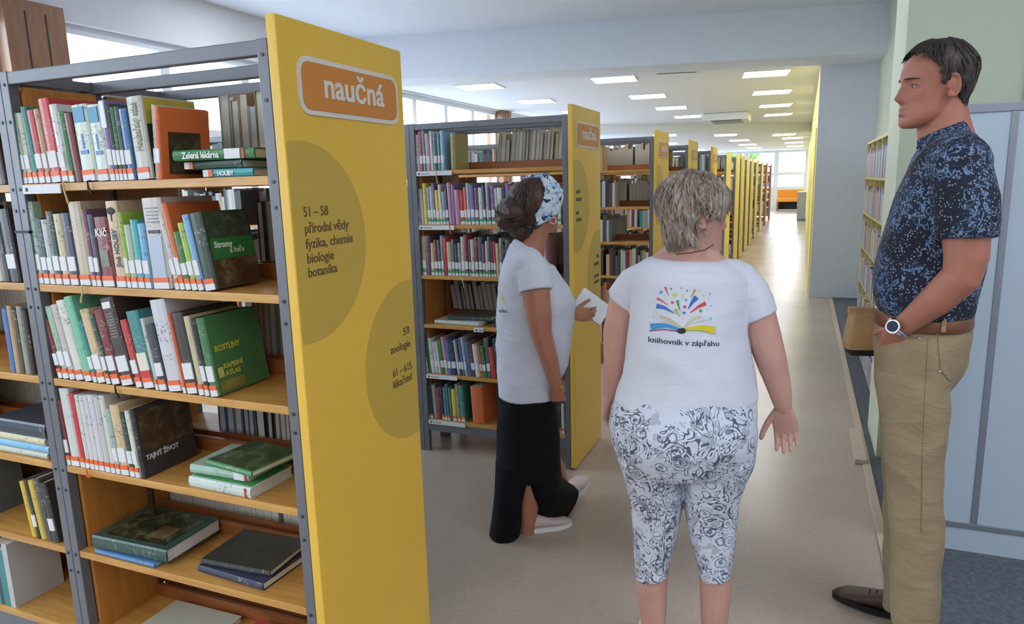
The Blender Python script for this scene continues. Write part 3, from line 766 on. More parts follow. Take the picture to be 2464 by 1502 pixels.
# flat stack on the fourth shelf
G4 = 'flat books on the fourth shelf of the 51 – 58 unit'
o = book(-1.545, YS + .004, ZS1[3], .030, .225, .165, 'white', 'white and green thick book lowest in the flat stack, fourth shelf', G4, flat=True, rz=-.03)
decal(o, -.0155, -.0140, .012, .16, .004, .22, (60, 140, 70)); decal(o, -.013, .013, -.0022, .0008, .205, .212, (200, 70, 40), 'spine_band')
o = book(-1.555, YS + .022, ZS1[3] + .0315, .026, .205, .165, 'pale green', 'pale green book in the middle of the flat stack, fourth shelf', G4, flat=True, rz=.03)
decal(o, -.011, .011, -.0022, .0008, .155, .19, (226, 226, 226), 'spine_label'); decal(o, -.011, .011, -.0024, .0008, .192, .198, (200, 70, 40), 'spine_band')
o = book(-1.50, YS + .03, ZS1[3] + .0585, .017, .185, .17, 'green', 'green nature book with white title lying on the flat stack', G4, flat=True, rz=-.14)
decal(o, -.0094, -.0080, .004, .168, .004, .18, (70, 92, 44), 'cover_photo', 'photo_print')
# fifth shelf: big atlases lying flat
G5 = 'large atlases on the fifth shelf of the 51 – 58 unit'
o = book(-1.97, YS + .0, ZS1[4], .014, .25, .2, 'blue', 'blue atlas lying under the dark green atlas, fifth shelf', G5, flat=True)
o = book(-1.98, YS + .004, ZS1[4] + .0155, .042, .30, .215, 'dark green', 'large dark green atlas with gold frame lying on a blue one', G5, flat=True, rz=.03)
decal(o, -.022, -.0205, .02, .20, .03, .27, (30, 34, 22), 'cover_photo', 'photo_print')
decal(o, -.0225, -.0205, .05, .12, .17, .24, (120, 84, 50), 'cover_picture', 'photo_print')
o = book(-1.58, YS + .03, ZS1[4], .022, .25, .19, 'navy', 'navy atlas lying on the fifth shelf beside the yellow panel', G5, flat=True, rz=-.05)
o = book(-1.57, YS + .035, ZS1[4] + .0235, .018, .24, .185, 'black', 'black atlas lying on the navy atlas, fifth shelf', G5, flat=True, rz=.06)
o = book(-1.90, YS + .01, ZS1[5], .02, .28, .2, 'off-white', 'off-white folder book lying on the lowest shelf of the 51 – 58 unit', G5, flat=True, rz=.02)
o = book(-1.55, YS + .01, ZS1[5], .03, .28, .2, 'red', 'red and white book lying on the lowest shelf of the 51 – 58 unit', G5, flat=True, rz=-.02)

# back-to-back rows on the far side of the same unit: fore edges towards us
def rear_row(Y0, x0, x1, z, cols, hmin, hmax, where, group, lean=0, seed=1, tmin=.018, tmax=.036):
    q = random.Random(seed); x = x0
    while x < x1:
        t = q.uniform(tmin, tmax); h = q.uniform(hmin, hmax); c = q.choice(cols)
        book(x + t / 2, Y0 + .30 + .215, z, t, h, .19 + q.uniform(-.01, .01), c, '%sbook, page edges outward, %s covers, %s' % (size_word(t, h), c, where), group, lean + q.uniform(-1, 1), flip=True, parts=False)
        x += t + .0012
rear_row(U1Y, -1.62, -1.18, ZS1[0], ['grey-white', 'grey', 'blue-grey', 'olive', 'tan', 'white', 'off-white'], .19, .25, 'rear top shelf, 51 – 58 unit', 'rear books on the top shelf', 1, 2)
rear_row(U1Y, -1.50, -1.18, ZS1[1], ['dark grey', 'slate', 'navy', 'blue-grey', 'black', 'white'], .19, .24, 'rear second shelf, 51 – 58 unit', 'rear books on the second shelf', 1, 3)
rear_row(U1Y, -1.56, -1.18, ZS1[2], ['blue-grey', 'navy', 'tan', 'dark green', 'grey-white', 'slate'], .19, .24, 'rear third shelf, 51 – 58 unit', 'rear books on the third shelf', 2, 4)
rear_row(U1Y, -1.74, -1.18, ZS1[3], ['blue-grey', 'navy', 'tan', 'pale green', 'grey-white', 'slate', 'blue'], .18, .23, 'rear fourth shelf, 51 – 58 unit', 'rear books on the fourth shelf', 1, 5)

# neighbouring bay, left of the double upright
GB = 'books in the bay beyond the double upright'
def bay_books(lst, z, x_right, lean, where):
    x = x_right
    for t, h, c, stk in lst:
        x -= t / 2
        book(x, YS + .004, z, t, h, .17, c, '%s%s book %s' % (size_word(t, h), c, where), GB, lean, sticker=stk)
        x -= t / 2 + .001
bay_books([(.03, .20, 'dark brown', None), (.035, .21, 'grey', None), (.03, .19, 'black', 'label'), (.028, .2, 'red', None), (.03, .22, 'teal', None)], ZS1[0], -2.125, -4, 'on the top shelf left of the double upright')
bay_books([(.045, .215, 'black', 'label'), (.03, .2, 'dark brown', None), (.03, .21, 'off-white', None), (.03, .2, 'dark red', None)], ZS1[1], -2.13, -3, 'on the second shelf left of the double upright')
bay_books([(.02, .2, 'dark brown', None), (.022, .21, 'grey', None), (.022, .2, 'brown', None), (.02, .21, 'tan', None), (.024, .2, 'blue', None)], ZS1[2] , -2.13, 0, 'on the third shelf left of the double upright')
zz = ZS1[3]
for t, c, dx in ((.020, 'off-white', 0), (.022, 'light blue', .01), (.022, 'cream', -.004), (.046, 'navy', .006)):
    book(-2.38 + dx, YS + .004, zz, t, .25, .19, c, '%s book in the flat stack left of the double upright' % c, GB, flat=True, sticker=None); zz += t + .0012
bay_books([(.03, .2, 'black', 'label'), (.03, .21, 'dark grey', None), (.024, .2, 'yellow', None), (.02, .2, 'black', 'label'), (.022, .19, 'yellow', None)], ZS1[4], -2.14, -7, 'on the fifth shelf left of the double upright')

# ------------------------------------------------------------------ second and third unit: rows of books
def row(Y0, z, x0, x1, cols, hmin, hmax, lean, where, group, seed, stk='full', band='band_orange', tmin=.014, tmax=.03, parts=True):
    q = random.Random(seed); x = x0; last = None
    while True:
        t = q.uniform(tmin, tmax)
        if x + t > x1: break
        c = q.choice(cols)
        while c == last and len(cols) > 3: c = q.choice(cols)
        last = c
        h = q.uniform(hmin, hmax)
        book(x + t / 2, Y0 + .008 + q.uniform(0, .006), z, t, h, q.uniform(.15, .19), c, '%s%s book %s' % (size_word(t, h), c, where), group, lean + q.uniform(-.8, .8), sticker=stk if q.random() < .8 else None, band=band, parts=parts)
        x += t / math.cos(math.radians(lean)) + .001
U2 = 'beside the headband person'
def U2x(px, py): return float(at_y(px, py, U2Y)[0])
row(U2Y, ZS2[0], U2x(976, 405), U2x(1078, 405), ['white', 'teal', 'light blue', 'red', 'white', 'slate', 'pink', 'grey-white'], .20, .235, -1, 'on the top shelf ' + U2, 'top shelf books of the second unit', 11, 'label')
o = book(U2x(1087, 405), U2Y + .02, ZS2[0], .03, .20, .17, 'olive', 'olive grey box file ending the top row ' + U2, 'top shelf books of the second unit', 0)
row(U2Y, ZS2[1], U2x(985, 545), U2x(1368, 545) - .02, ['white', 'yellow', 'pink', 'purple', 'mauve', 'navy', 'white', 'orange', 'red', 'blue-grey', 'grey-white', 'pink'], .18, .235, -2, 'on the second shelf ' + U2, 'second shelf books of the second unit', 12, 'full', 'band_green', .013, .030)
row(U2Y, ZS2[2], U2x(988, 665), -1.25, ['red', 'white', 'dark red', 'grey', 'beige', 'slate', 'pink', 'mauve', 'grey-white', 'navy', 'beige'], .18, .235, -1, 'on the third shelf ' + U2, 'third shelf books of the second unit', 13, 'full', 'band_green', .013, .030)
row(U2Y, ZS2[4], U2x(1002, 900), -1.45, ['navy', 'white', 'blue', 'slate', 'mauve', 'dark red', 'green', 'orange', 'black', 'pink', 'grey-white', 'red'], .18, .235, -6, 'on the fifth shelf ' + U2, 'fifth shelf books of the second unit', 14, 'label', 'band_orange', .014, .032)
row(U2Y, ZS2[5], U2x(1008, 1010), U2x(1122, 1020), ['dark red', 'yellow', 'slate', 'teal', 'teal', 'olive', 'lime green', 'grey', 'navy'], .18, .235, -3, 'on the lowest shelf ' + U2, 'lowest shelf books of the second unit', 15, 'base', 'band_orange', .014, .03)
o = book(U2x(1150, 1020), U2Y + .012, ZS2[5], .075, .225, .19, 'orange', 'thick orange box file on the lowest shelf ' + U2, 'lowest shelf books of the second unit', -3)
row(U2Y, ZS2[5], -1.30, -1.17, ['white', 'slate', 'black', 'grey-white'], .17, .21, 0, 'at the panel end of the lowest shelf ' + U2, 'lowest shelf books of the second unit', 16, 'base', 'band_orange', .014, .03)
book(-1.98, U2Y + .03, ZS2[3], .022, .30, .21, 'white', 'white book lying lowest on the fourth shelf ' + U2, 'flat books of the second unit', flat=True, rz=-.06)
book(-1.90, U2Y + .05, ZS2[3] + .0235, .02, .27, .2, 'dark grey', 'grey picture book lying on a white one, fourth shelf ' + U2, 'flat books of the second unit', flat=True, rz=.08)
book(-1.60, U2Y + .03, ZS2[3], .02, .24, .2, 'dark green', 'dark green book lying flat on the fourth shelf ' + U2, 'flat books of the second unit', flat=True, rz=-.04)
book(-1.60, U2Y + .03, ZS2[3] + .0215, .02, .25, .2, 'black', 'black book lying on the dark green one, fourth shelf ' + U2, 'flat books of the second unit', flat=True, rz=.05)
rear_row(U2Y, -1.68, -1.17, ZS2[0], ['grey-white', 'off-white', 'beige', 'grey', 'olive', 'off-white', 'dark brown'], .17, .235, 'rear top shelf ' + U2, 'rear books of the second unit', 5, 21, .013, .032)
rear_row(U2Y, -2.0, -1.66, ZS2[3], ['dark brown', 'dark grey', 'grey', 'tan', 'black'], .18, .23, 'rear fourth shelf ' + U2, 'rear books of the second unit', -8, 22, .02, .036)
U3 = 'of the third shelving unit'

# all the other, tiny or hidden rows: one mesh of many books, coloured per book
def stuff_books():
    q = random.Random(99); V = []; Fc = []; C = []
    pal = [COLS[c] for c in ('white', 'grey-white', 'off-white', 'slate', 'navy', 'dark red', 'slate', 'tan', 'dark green', 'teal', 'grey', 'beige', 'black', 'grey', 'brown', 'dark grey', 'grey-white', 'orange', 'black', 'dark brown', 'blue-grey')]
    def bk(x, y, z, t, h, d, col, rear):
        o = len(V); y0, y1 = (y, y + d)
        V.extend([(x + a * t, b, z + c * h) for c in (0, 1) for b in (y0, y1) for a in (0, 1)])
        Fc.extend([tuple(i + o for i in f) for f in ((0, 2, 3, 1), (4, 5, 7, 6), (0, 1, 5, 4), (2, 6, 7, 3), (0, 4, 6, 2), (1, 3, 7, 5))])
        pg = srgb(216, 208, 190); cc = srgb(*col)
        C.extend([pg, pg, pg if rear else cc, cc if rear else pg, cc, cc])
    def fill(Y0, zs, bay, side, x0=None, x1=None, p_gap=.12):
        xr = XP + bay_r(bay) - .012; xl = xr - BAYW + .03
        x0 = xl if x0 is None else x0; x1 = xr if x1 is None else x1
        for z in zs:
            x = x0
            end = x1 - (q.uniform(.1, .42) if q.random() < .6 else 0)
            while x < end:
                t = q.uniform(.014, .034)
                if q.random() > .03:
                    if side == 0: bk(x, Y0 + .01, z + .0006, t - .001, q.uniform(.17, .235), .17, q.choice(pal), False)
                    else: bk(x, Y0 + .335, z + .0006, t - .001, q.uniform(.17, .235), .19, q.choice(pal), True)
                x += t
    for y in FARY:
        for bay in (0, 1):
            for side in (0, 1): fill(y, ZS2, bay, side)
    for y, zs in ((U2Y, ZS2), (U3Y, ZS2)):
        for bay in (1, 2):
            for side in (0, 1): fill(y, zs, bay, side)
    fill(U2Y, [ZS2[1], ZS2[2], ZS2[4], ZS2[5]], 0, 1)
    for side in (0, 1): fill(U3Y, ZS2, 0, side)
    fill(U1Y, [ZS1[4], ZS1[5]], 0, 1)
    for side in (0, 1): fill(U1Y, ZS1, 2, side)
    fill(U1Y, ZS1, 1, 1)
    fill(U1Y, ZS1, 1, 0, x1=-2.42)
    lt = [COLS[c] for c in ('white', 'light blue', 'purple', 'cream', 'off-white', 'pink', 'navy', 'grey-white', 'tan', 'beige', 'blue-grey')]
    def side_row(y0, y1, z):
        y = y0
        while True:
            t = q.uniform(.015, .04)
            if y + t > y1: break
            o = len(V); h = q.uniform(.18, .23); V.extend([(.497 + a * .2, y + b * t, z + .0006 + c * h) for c in (0, 1) for b in (0, .96) for a in (0, 1)])
            Fc.extend([tuple(i + o for i in f) for f in ((0, 2, 3, 1), (4, 5, 7, 6), (0, 1, 5, 4), (2, 6, 7, 3), (0, 4, 6, 2), (1, 3, 7, 5))])
            pg = srgb(216, 208, 190); cc = srgb(*q.choice(lt)); C.extend([pg, pg, cc, cc, cc, pg]); y += t
    for z in (.10, .38, .67, .97, 1.265, 1.565):
        for k in range(5): side_row(4.82 + .432 * k + .012, 4.82 + .432 * (k + 1) - .012, z)
    side_row(3.445, 4.17, .10); side_row(3.445, 4.17, .40)
    me = bpy.data.meshes.new('books'); me.from_pydata(V, [], Fc); me.update()
    at = me.color_attributes.new('book_colour', 'FLOAT_COLOR', 'CORNER')
    arr = np.repeat(np.array([(*c, 1) for c in C], dtype=np.float32), 4, axis=0)
    at.data.foreach_set('color', arr.ravel())
    m, nt, b = _mat('book_rows')
    a = N(nt, 'ShaderNodeAttribute', attribute_name='book_colour'); v = mapping(nt)
    w = noise_t(nt, v, 90, 2)
    nt.links.new(mixc(nt, math_n(nt, 'MULTIPLY', w, .25), a.outputs['Color'], (.2, .2, .2)), b.inputs['Base Color'])
    b.inputs['Roughness'].default_value = .5
    MATS['book_rows'] = m
    o = link('books', me, 'book_rows'); tag(o, 'distant rows of mixed books filling the shelving units down the aisle', 'books', kind='stuff')
stuff_books()

# ------------------------------------------------------------------ cubby shelf on the right, with its magazines
r = empty('cubby_shelf', (0.50, 4.82, 0)); tag(r, 'cream cubby bookshelf in the niche behind the tan paper bag', 'bookshelf')
CL = 2.16
plain('cubby_yellow', srgb(206, 190, 128), 0.5, var=.04)
for z in (0.10, .38, .67, .97, 1.265, 1.565, 1.86):
    MB().box(0, .28, 0, CL, z - .02, z, .002).build('shelf', 'cubby_yellow', r)
for k in range(6):
    y = CL * k / 5
    MB().box(0, .28, max(0, y - .009), min(CL, y + .009), 0.02 if k in (0, 5) else .10, 1.86).build('divider', 'cubby_yellow', r)
MB().box(.27, .285, 0, CL, .08, 1.86).build('back', 'wall_green', r)
# low shelf between column and partition
r = empty('low_shelf', (0.50, 3.42, 0)); tag(r, 'low cream bookshelf between the partition and the green wall', 'bookshelf')
for z in (.10, .40, .72):
    MB().box(0, .28, 0, .78, z - .02, z, .002).build('shelf', 'cubby_yellow', r)
for y in (0, .762):
    MB().box(0, .28, y, y + .018, .02, .70).build('side_panel', 'cubby_yellow', r)
MB().box(.27, .285, 0, .78, .08, .70).build('back', 'wall_green', r)
# ------------------------------------------------------------------ people: materials
def m_skin(name, base, red, rough=.5):
    m, nt, b = _mat(name)
    v = mapping(nt); f = noise_t(nt, v, 9, 4); g = noise_t(nt, v, 160, 2)
    c = ramp(nt, f, [(0.3, tuple(x * .9 for x in base)), (0.7, tuple(min(1, x * 1.06) for x in base))])
    a = N(nt, 'ShaderNodeAttribute', attribute_name='flush')
    nt.links.new(mixc(nt, a.outputs['Fac'], c, red), b.inputs['Base Color'])
    b.inputs['Roughness'].default_value = rough
    b.inputs['Subsurface Weight'].default_value = 0.08
    b.inputs['Subsurface Radius'].default_value = (0.02, 0.008, 0.004)
    bump(nt, g, b, 0.08, 0.001)
    MATS[name] = m
m_skin('skin_man', srgb(170, 110, 88), srgb(146, 74, 62))
m_skin('skin_a', srgb(178, 120, 94), srgb(160, 84, 76))
m_skin('skin_b', srgb(196, 150, 136), srgb(176, 104, 98))
def m_cloth(name, rgb, rough=.9, fold=5.0, var=.05, amt=.35):
    m, nt, b = _mat(name)
    v = mapping(nt); f = noise_t(nt, v, 4, 3)
    nt.links.new(ramp(nt, f, [(.3, tuple(c * (1 - var) for c in rgb)), (.7, tuple(min(1, c * (1 + var)) for c in rgb))]), b.inputs['Base Color'])
    b.inputs['Roughness'].default_value = rough; b.inputs['Specular IOR Level'].default_value = .25
    v2 = mapping(nt, (fold, fold, fold * 2.2))
    bump(nt, noise_t(nt, v2, 1.6, 3, .5, .8), b, amt, .02)
    MATS[name] = m
m_cloth('tee_white', srgb(208, 212, 224), amt=.3)
m_cloth('black_cloth', srgb(13, 13, 17), amt=.2)
m_cloth('khaki', srgb(150, 132, 104), amt=.5, fold=6)
plain('khaki_seam', srgb(122, 106, 82), .9, var=.05)
plain('kraft', srgb(192, 154, 106), .8, var=.08, scale=18, bmp=.2)
plain('belt_brown', srgb(112, 66, 36), .5, var=.1)
plain('sneaker_pink', srgb(206, 184, 178), .7, var=.04)
plain('sneaker_white', srgb(222, 222, 222), .6, var=.03)
plain('shoe_brown', srgb(70, 48, 36), .5, var=.06)
plain('sole', srgb(232, 230, 224), .7, var=.03)
plain('metal', srgb(196, 198, 204), .25, .9, var=.03)
plain('eye_white', srgb(196, 184, 176), .2, var=.01, bmp=0)
plain('iris', srgb(62, 58, 56), .15, var=.1, bmp=0)
def m_hair(name, dark, mid, light):
    m, nt, b = _mat(name)
    v = mapping(nt, (75, 75, 7)); f = noise_t(nt, v, 1.6, 4, .6, .6)
    v2 = mapping(nt); g = noise_t(nt, v2, 12, 2)
    mx = math_n(nt, 'MULTIPLY_ADD', g, .35, math_n(nt, 'MULTIPLY', f, .7))
    nt.links.new(ramp(nt, mx, [(.34, dark), (.5, mid), (.68, light)]), b.inputs['Base Color'])
    b.inputs['Roughness'].default_value = .48
    bump(nt, f, b, .6, .004)
    MATS[name] = m
m_hair('hair_man', srgb(22, 18, 16), srgb(40, 32, 28), srgb(72, 60, 54))
m_hair('hair_brown', srgb(24, 16, 13), srgb(52, 34, 27), srgb(92, 64, 50))
m_hair('hair_grey', srgb(74, 62, 55), srgb(124, 110, 99), srgb(184, 172, 158))
def m_floral():
    m, nt, b = _mat('floral_shirt')
    v = mapping(nt)
    vo = N(nt, 'ShaderNodeTexVoronoi'); vo.inputs['Scale'].default_value = 125.0; nt.links.new(v, vo.inputs['Vector'])
    dots = math_n(nt, 'LESS_THAN', vo.outputs['Distance'], .30)
    pick = math_n(nt, 'GREATER_THAN', noise_t(nt, v, 40, 1), .43)
    dots = math_n(nt, 'MULTIPLY', dots, pick)
    ln = noise_t(nt, v, 30, 2, .4, 1.6)
    leaf = math_n(nt, 'LESS_THAN', math_n(nt, 'ABSOLUTE', math_n(nt, 'SUBTRACT', ln, .5)), .034)
    zone = math_n(nt, 'GREATER_THAN', noise_t(nt, v, 9, 2), .47)
    leaf = math_n(nt, 'MULTIPLY', leaf, zone)
    base = ramp(nt, noise_t(nt, v, 9, 3), [(.3, srgb(18, 22, 36)), (.7, srgb(30, 38, 60))])
    c = mixc(nt, leaf, base, srgb(88, 120, 154)); c = mixc(nt, dots, c, srgb(136, 144, 166))
    nt.links.new(c, b.inputs['Base Color']); b.inputs['Roughness'].default_value = .85
    v2 = mapping(nt, (5, 5, 9)); bump(nt, noise_t(nt, v2, 1.6, 3, .5, .8), b, .4, .02)
    MATS['floral_shirt'] = m
m_floral()
def m_paisley():
    m, nt, b = _mat('paisley')
    v = mapping(nt)
    n1 = noise_t(nt, v, 13.0, 2, .45, 2.2)
    sw = math_n(nt, 'FRACT', math_n(nt, 'MULTIPLY', n1, 7.0))
    l1 = math_n(nt, 'LESS_THAN', math_n(nt, 'ABSOLUTE', math_n(nt, 'SUBTRACT', sw, .5)), .13)
    z1 = math_n(nt, 'GREATER_THAN', noise_t(nt, v, 9, 2), .46)
    vo = N(nt, 'ShaderNodeTexVoronoi'); vo.inputs['Scale'].default_value = 15.0; nt.links.new(v, vo.inputs['Vector'])
    rg = math_n(nt, 'SINE', math_n(nt, 'MULTIPLY_ADD', vo.outputs['Distance'], 36.0, math_n(nt, 'MULTIPLY', n1, 9.0)))
    l2 = math_n(nt, 'MULTIPLY', math_n(nt, 'GREATER_THAN', rg, .55), math_n(nt, 'LESS_THAN', vo.outputs['Distance'], .42))
    lines = math_n(nt, 'MAXIMUM', math_n(nt, 'MULTIPLY', l1, z1), math_n(nt, 'MULTIPLY', l2, .75))
    shade = math_n(nt, 'MULTIPLY', math_n(nt, 'GREATER_THAN', noise_t(nt, v, 26, 2), .58), .35)
    fac = math_n(nt, 'MINIMUM', math_n(nt, 'ADD', lines, shade), 1.0)
    nt.links.new(mixc(nt, fac, srgb(204, 211, 225), srgb(84, 92, 108)), b.inputs['Base Color'])
    b.inputs['Roughness'].default_value = .9
    v2 = mapping(nt, (5, 5, 9)); bump(nt, noise_t(nt, v2, 1.6, 3, .5, .8), b, .3, .02)
    MATS['paisley'] = m
m_paisley()
def m_band():
    m, nt, b = _mat('headband_print')
    v = mapping(nt); f = noise_t(nt, v, 26, 3, .5, 1.2); g = noise_t(nt, v, 34, 2, .5, .8)
    c = ramp(nt, f, [(.35, srgb(222, 230, 238)), (.52, srgb(196, 216, 232)), (.60, srgb(140, 178, 212))])
    nt.links.new(mixc(nt, math_n(nt, 'GREATER_THAN', g, .60), c, srgb(34, 48, 96)), b.inputs['Base Color'])
    b.inputs['Roughness'].default_value = .8
    MATS['headband_print'] = m
m_band()

# ------------------------------------------------------------------ people: geometry helpers
class Frame:
    def __init__(s, X0, Y0):
        s.o = np.array([X0, Y0, 0.0]); s.D = math.hypot(X0, Y0)
        s.v = np.array([X0 / s.D, Y0 / s.D, 0]); s.u = np.array([s.v[1], -s.v[0], 0])
        s.U = Vector(s.u); s.V = Vector(s.v); s.Zv = Vector((0, 0, 1))
    def P(s, px, py, dv=0.0):
        r = ray(px, py); k = (s.D + dv) / (r @ s.v)
        return Vector(CC + r * k - s.o)
    def sec(s, yl, xl, xr, hd, dv=0.0, yr=None, n=36, pw=2.4):
        A = s.P(xl, yl, dv); B = s.P(xr, yl if yr is None else yr, dv)
        c = (A + B) / 2; a = (B - A) / 2; b_ = s.V * hd
        ring = []
        for k in range(n):
            t = 2 * math.pi * k / n; ct, st = math.cos(t), math.sin(t)
            ring.append(c + a * (math.copysign(abs(ct) ** (2 / pw), ct)) + b_ * (math.copysign(abs(st) ** (2 / pw), st)))
        return ring
def organic(mb, name, mat, parent, voxel=.0045, it=4, disp=None, post=None):
    me = bpy.data.meshes.new(name); me.from_pydata([tuple(p) for p in mb.v], [], mb.f); me.update()
    bm = bmesh.new(); bm.from_mesh(me); bmesh.ops.recalc_face_normals(bm, faces=bm.faces[:]); bm.to_mesh(me); bm.free()
    tmp = bpy.data.objects.new('tmp', me); COL.objects.link(tmp)
    m = tmp.modifiers.new('r', 'REMESH'); m.mode = 'VOXEL'; m.voxel_size = voxel
    s = tmp.modifiers.new('s', 'SMOOTH'); s.factor = .5; s.iterations = it
    dg = bpy.context.evaluated_depsgraph_get()
    out = bpy.data.meshes.new_from_object(tmp.evaluated_get(dg))
    bpy.data.objects.remove(tmp); bpy.data.meshes.remove(me)
    if disp:
        nr = [v.normal.copy() for v in out.vertices]
        for v, n_ in zip(out.vertices, nr): v.co = v.co + n_ * disp(v.co)
        out.update()
    out.polygons.foreach_set('use_smooth', [True] * len(out.polygons))
    out.materials.clear()
    o = link(name, out, mat, parent)
    if post: post(out)
    return o
def folds(amp=.004, sc=9.0, zs=.55, seed=0.0):
    def f(p):
        q = Vector((p.x * sc + seed, p.y * sc, p.z * sc * zs))
        a = noise.noise(q); b_ = noise.noise(q * 2.1 + Vector((7, 3, 1)))
        return amp * ((1 - abs(a) * 2) * .7 + b_ * .5)
    return f
HT = np.array([(-.122, .012, .078, .045), (-.115, .030, .087, .022), (-.10, .043, .090, -.012), (-.08, .052, .089, -.045), (-.05, .061, .088, -.075), (-.02, .068, .087, -.092),
               (.01, .073, .088, -.101), (.04, .076, .091, -.105), (.07, .072, .083, -.098), (.095, .056, .060, -.078), (.112, .032, .030, -.046), (.119, .008, .000, -.012)])
JAW = [0.0]
def head_pt(z, az, feat=True, off=0.0):
    w = np.interp(z, HT[:, 0], HT[:, 1]) + JAW[0] * math.exp(-((z + .09) / .035) ** 2); yf = np.interp(z, HT[:, 0], HT[:, 2]); yb = np.interp(z, HT[:, 0], HT[:, 3])
    if not feat and z < -.015: yb = min(yb, float(np.interp(z, [-.12, -.06], [-.064, -.082]))); w = max(w, float(np.interp(z, [-.12, -.06, .05, .06], [.056, .060, .06, .06])))
    c = (yf + yb) / 2; l = (yf - yb) / 2; n = 2.25
    s, k = math.sin(az), math.cos(az)
    x = (w + off) * math.copysign(abs(s) ** (2 / n), s); y = c + (l + off) * math.copysign(abs(k) ** (2 / n), k)
    if feat and k > 0:
        g = lambda d, sg: math.exp(-(d / sg) ** 2)
        if -.052 < z < .022:
            p = np.interp(z, [-.052, -.046, -.036, -.012, .012, .022], [0, .012, .028, .017, .006, 0]); sg = np.interp(z, [-.046, -.03, .01], [.017, .014, .009])
            y += p * g(x, sg)
        for sx in (-1, 1):
            y -= .013 * g(x - sx * .032, .017) * g(z - .001, .012)
            y += .004 * g(x - sx * .045, .02) * g(z + .028, .016)
        y += .006 * g(z - .021, .009) * g(x, .045)
        y += .006 * g(z + .066, .006) * g(x, .020) + .007 * g(z + .079, .006) * g(x, .018) - .003 * g(z + .0725, .003) * g(x, .024)
        y -= .004 * g(z + .092, .007) * g(x, .02)
        y += .005 * g(z + .108, .012) * g(x, .018)
    return Vector((x, y, z + (off if z > .09 else 0) * (z - .09) / .03))
class Head:
    def __init__(s, c, F, tilt=0.0, roll=0.0, k=1.0):
        F = Vector(F).normalized(); U = Vector((0, 0, 1)); R = F.cross(U).normalized()
        M_ = Matrix((R, F, U)).transposed()
        s.M = M_ @ Matrix.Rotation(tilt, 3, 'X') @ Matrix.Rotation(roll, 3, 'Y'); s.c = Vector(c); s.k = k
    def T(s, p): return s.c + s.M @ (Vector(p) * s.k)
    def inv(s, p): return s.M.transposed() @ (Vector(p) - s.c) / s.k
    def mesh(s, mb, ears=True):
        zs = np.concatenate([np.linspace(-.122, .11, 62), [.114, .117, .119]])
        mb.loft([[s.T(head_pt(z, 2 * math.pi * i / 72)) for i in range(72)] for z in zs])
        for sx in (-1, 1):
            for sg, r_ in ((1, .0036), (-1, .0029)):
                mb.tube([s.T((sx * .032 + a, .0755 - (a / .017) ** 2 * .007, (.0062 if sg > 0 else -.0068) * math.cos(a / .017 * 1.35) + .0005)) for a in np.linspace(-.017, .017, 7)], r_ * s.k, 8)
        if ears:
            for sx in (-1, 1):
                pts = []
                for t in np.linspace(-.35, 1.25, 9):
                    a = math.pi * t
                    pts.append((sx * (.077 + .010 * max(0, math.cos(a - .3))), -.020 - .017 * math.cos(a - math.pi / 2 + .2) + .004, -.004 + .030 * math.sin(a - .1)))
                ctr = [(sx * .082, -.012 - .016 * math.cos(b_), -.008 + .030 * math.sin(b_)) for b_ in np.linspace(-2.2, 2.4, 10)]
                ctr = [(sx * .081, -.016 + .017 * math.cos(b_ + math.pi), -.006 + .031 * math.sin(b_)) for b_ in np.linspace(-1.7, 1.9, 10)]
                mb.tube([s.T(p) for p in ctr], .0052 * s.k, 8)
                mb.ell(s.T((sx * .074, -.014, -.006)), (.008 * s.k, .014 * s.k, .026 * s.k), s.M)
                mb.ell(s.T((sx * .079, -.008, -.033)), (.006 * s.k, .008 * s.k, .010 * s.k), s.M)
                mb.ell(s.T((sx * .078, -.001, -.008)), (.005 * s.k, .005 * s.k, .009 * s.k), s.M)
    def flush(s, me):
        a = me.attributes.new('flush', 'FLOAT', 'POINT'); vals = []
        for v in me.vertices:
            q = s.inv(v.co); f = 0.0
            if -.14 < q.z < .13 and abs(q.x) < .1 and abs(q.y) < .14:
                g = lambda d, sg: math.exp(-(d / sg) ** 2)
                if q.y > .05:
                    f += .8 * g(q.x, .021) * (g(q.z + .066, .005) + g(q.z + .079, .006)) + .45 * g(q.x, .016) * g(q.z + .036, .014)
                    f += .3 * (g(q.x - .045, .02) + g(q.x + .045, .02)) * g(q.z + .03, .02)
                f += .35 * g(abs(q.x) - .082, .012) * g(q.y + .014, .02) * g(q.z + .005, .04)
            vals.append(min(1, f))
        a.data.foreach_set('value', vals)
    def eyes(s, parent, lids=True):
        for sx in (-1, 1):
            e = MB().ell(s.T((sx * .032, .0672, .0)), tuple(np.array((.0125, .0118, .0115)) * s.k), s.M, 16, 12).build('eye', 'eye_white', parent, True)
            MB().ell(s.T((sx * .0322, .0768, -.0002)), tuple(np.array((.0062, .0034, .0060)) * s.k), s.M, 12, 8).build('iris', 'iris', e, True)
            MB().tube([s.T((sx * .032 + a, .0792 - (a / .017) ** 2 * .007, .0048 * math.cos(a / .017 * 1.35) - .0002)) for a in np.linspace(-.0155, .0155, 7)], .0011 * s.k, 6).build('eyelashes', 'ink', e)
    def brows(s, parent, mat):
        for sx in (-1, 1):
            pts = []
            for t in np.linspace(.014, .052, 6):
                zz = .0205 + .0022 * math.sin((t - .01) / .045 * 2.4) - .10 * (t - .014); w_ = float(np.interp(zz, HT[:, 0], HT[:, 1]))
                az = math.asin(min(1, t / w_) ** (2.25 / 2)); p = head_pt(zz, sx * az); p.y += .0012; pts.append(s.T(p))
            MB().tube(pts, [.0018, .0026, .0029, .0027, .0020, .0010], 6, flat=.7).build('eyebrow', mat, parent, True)
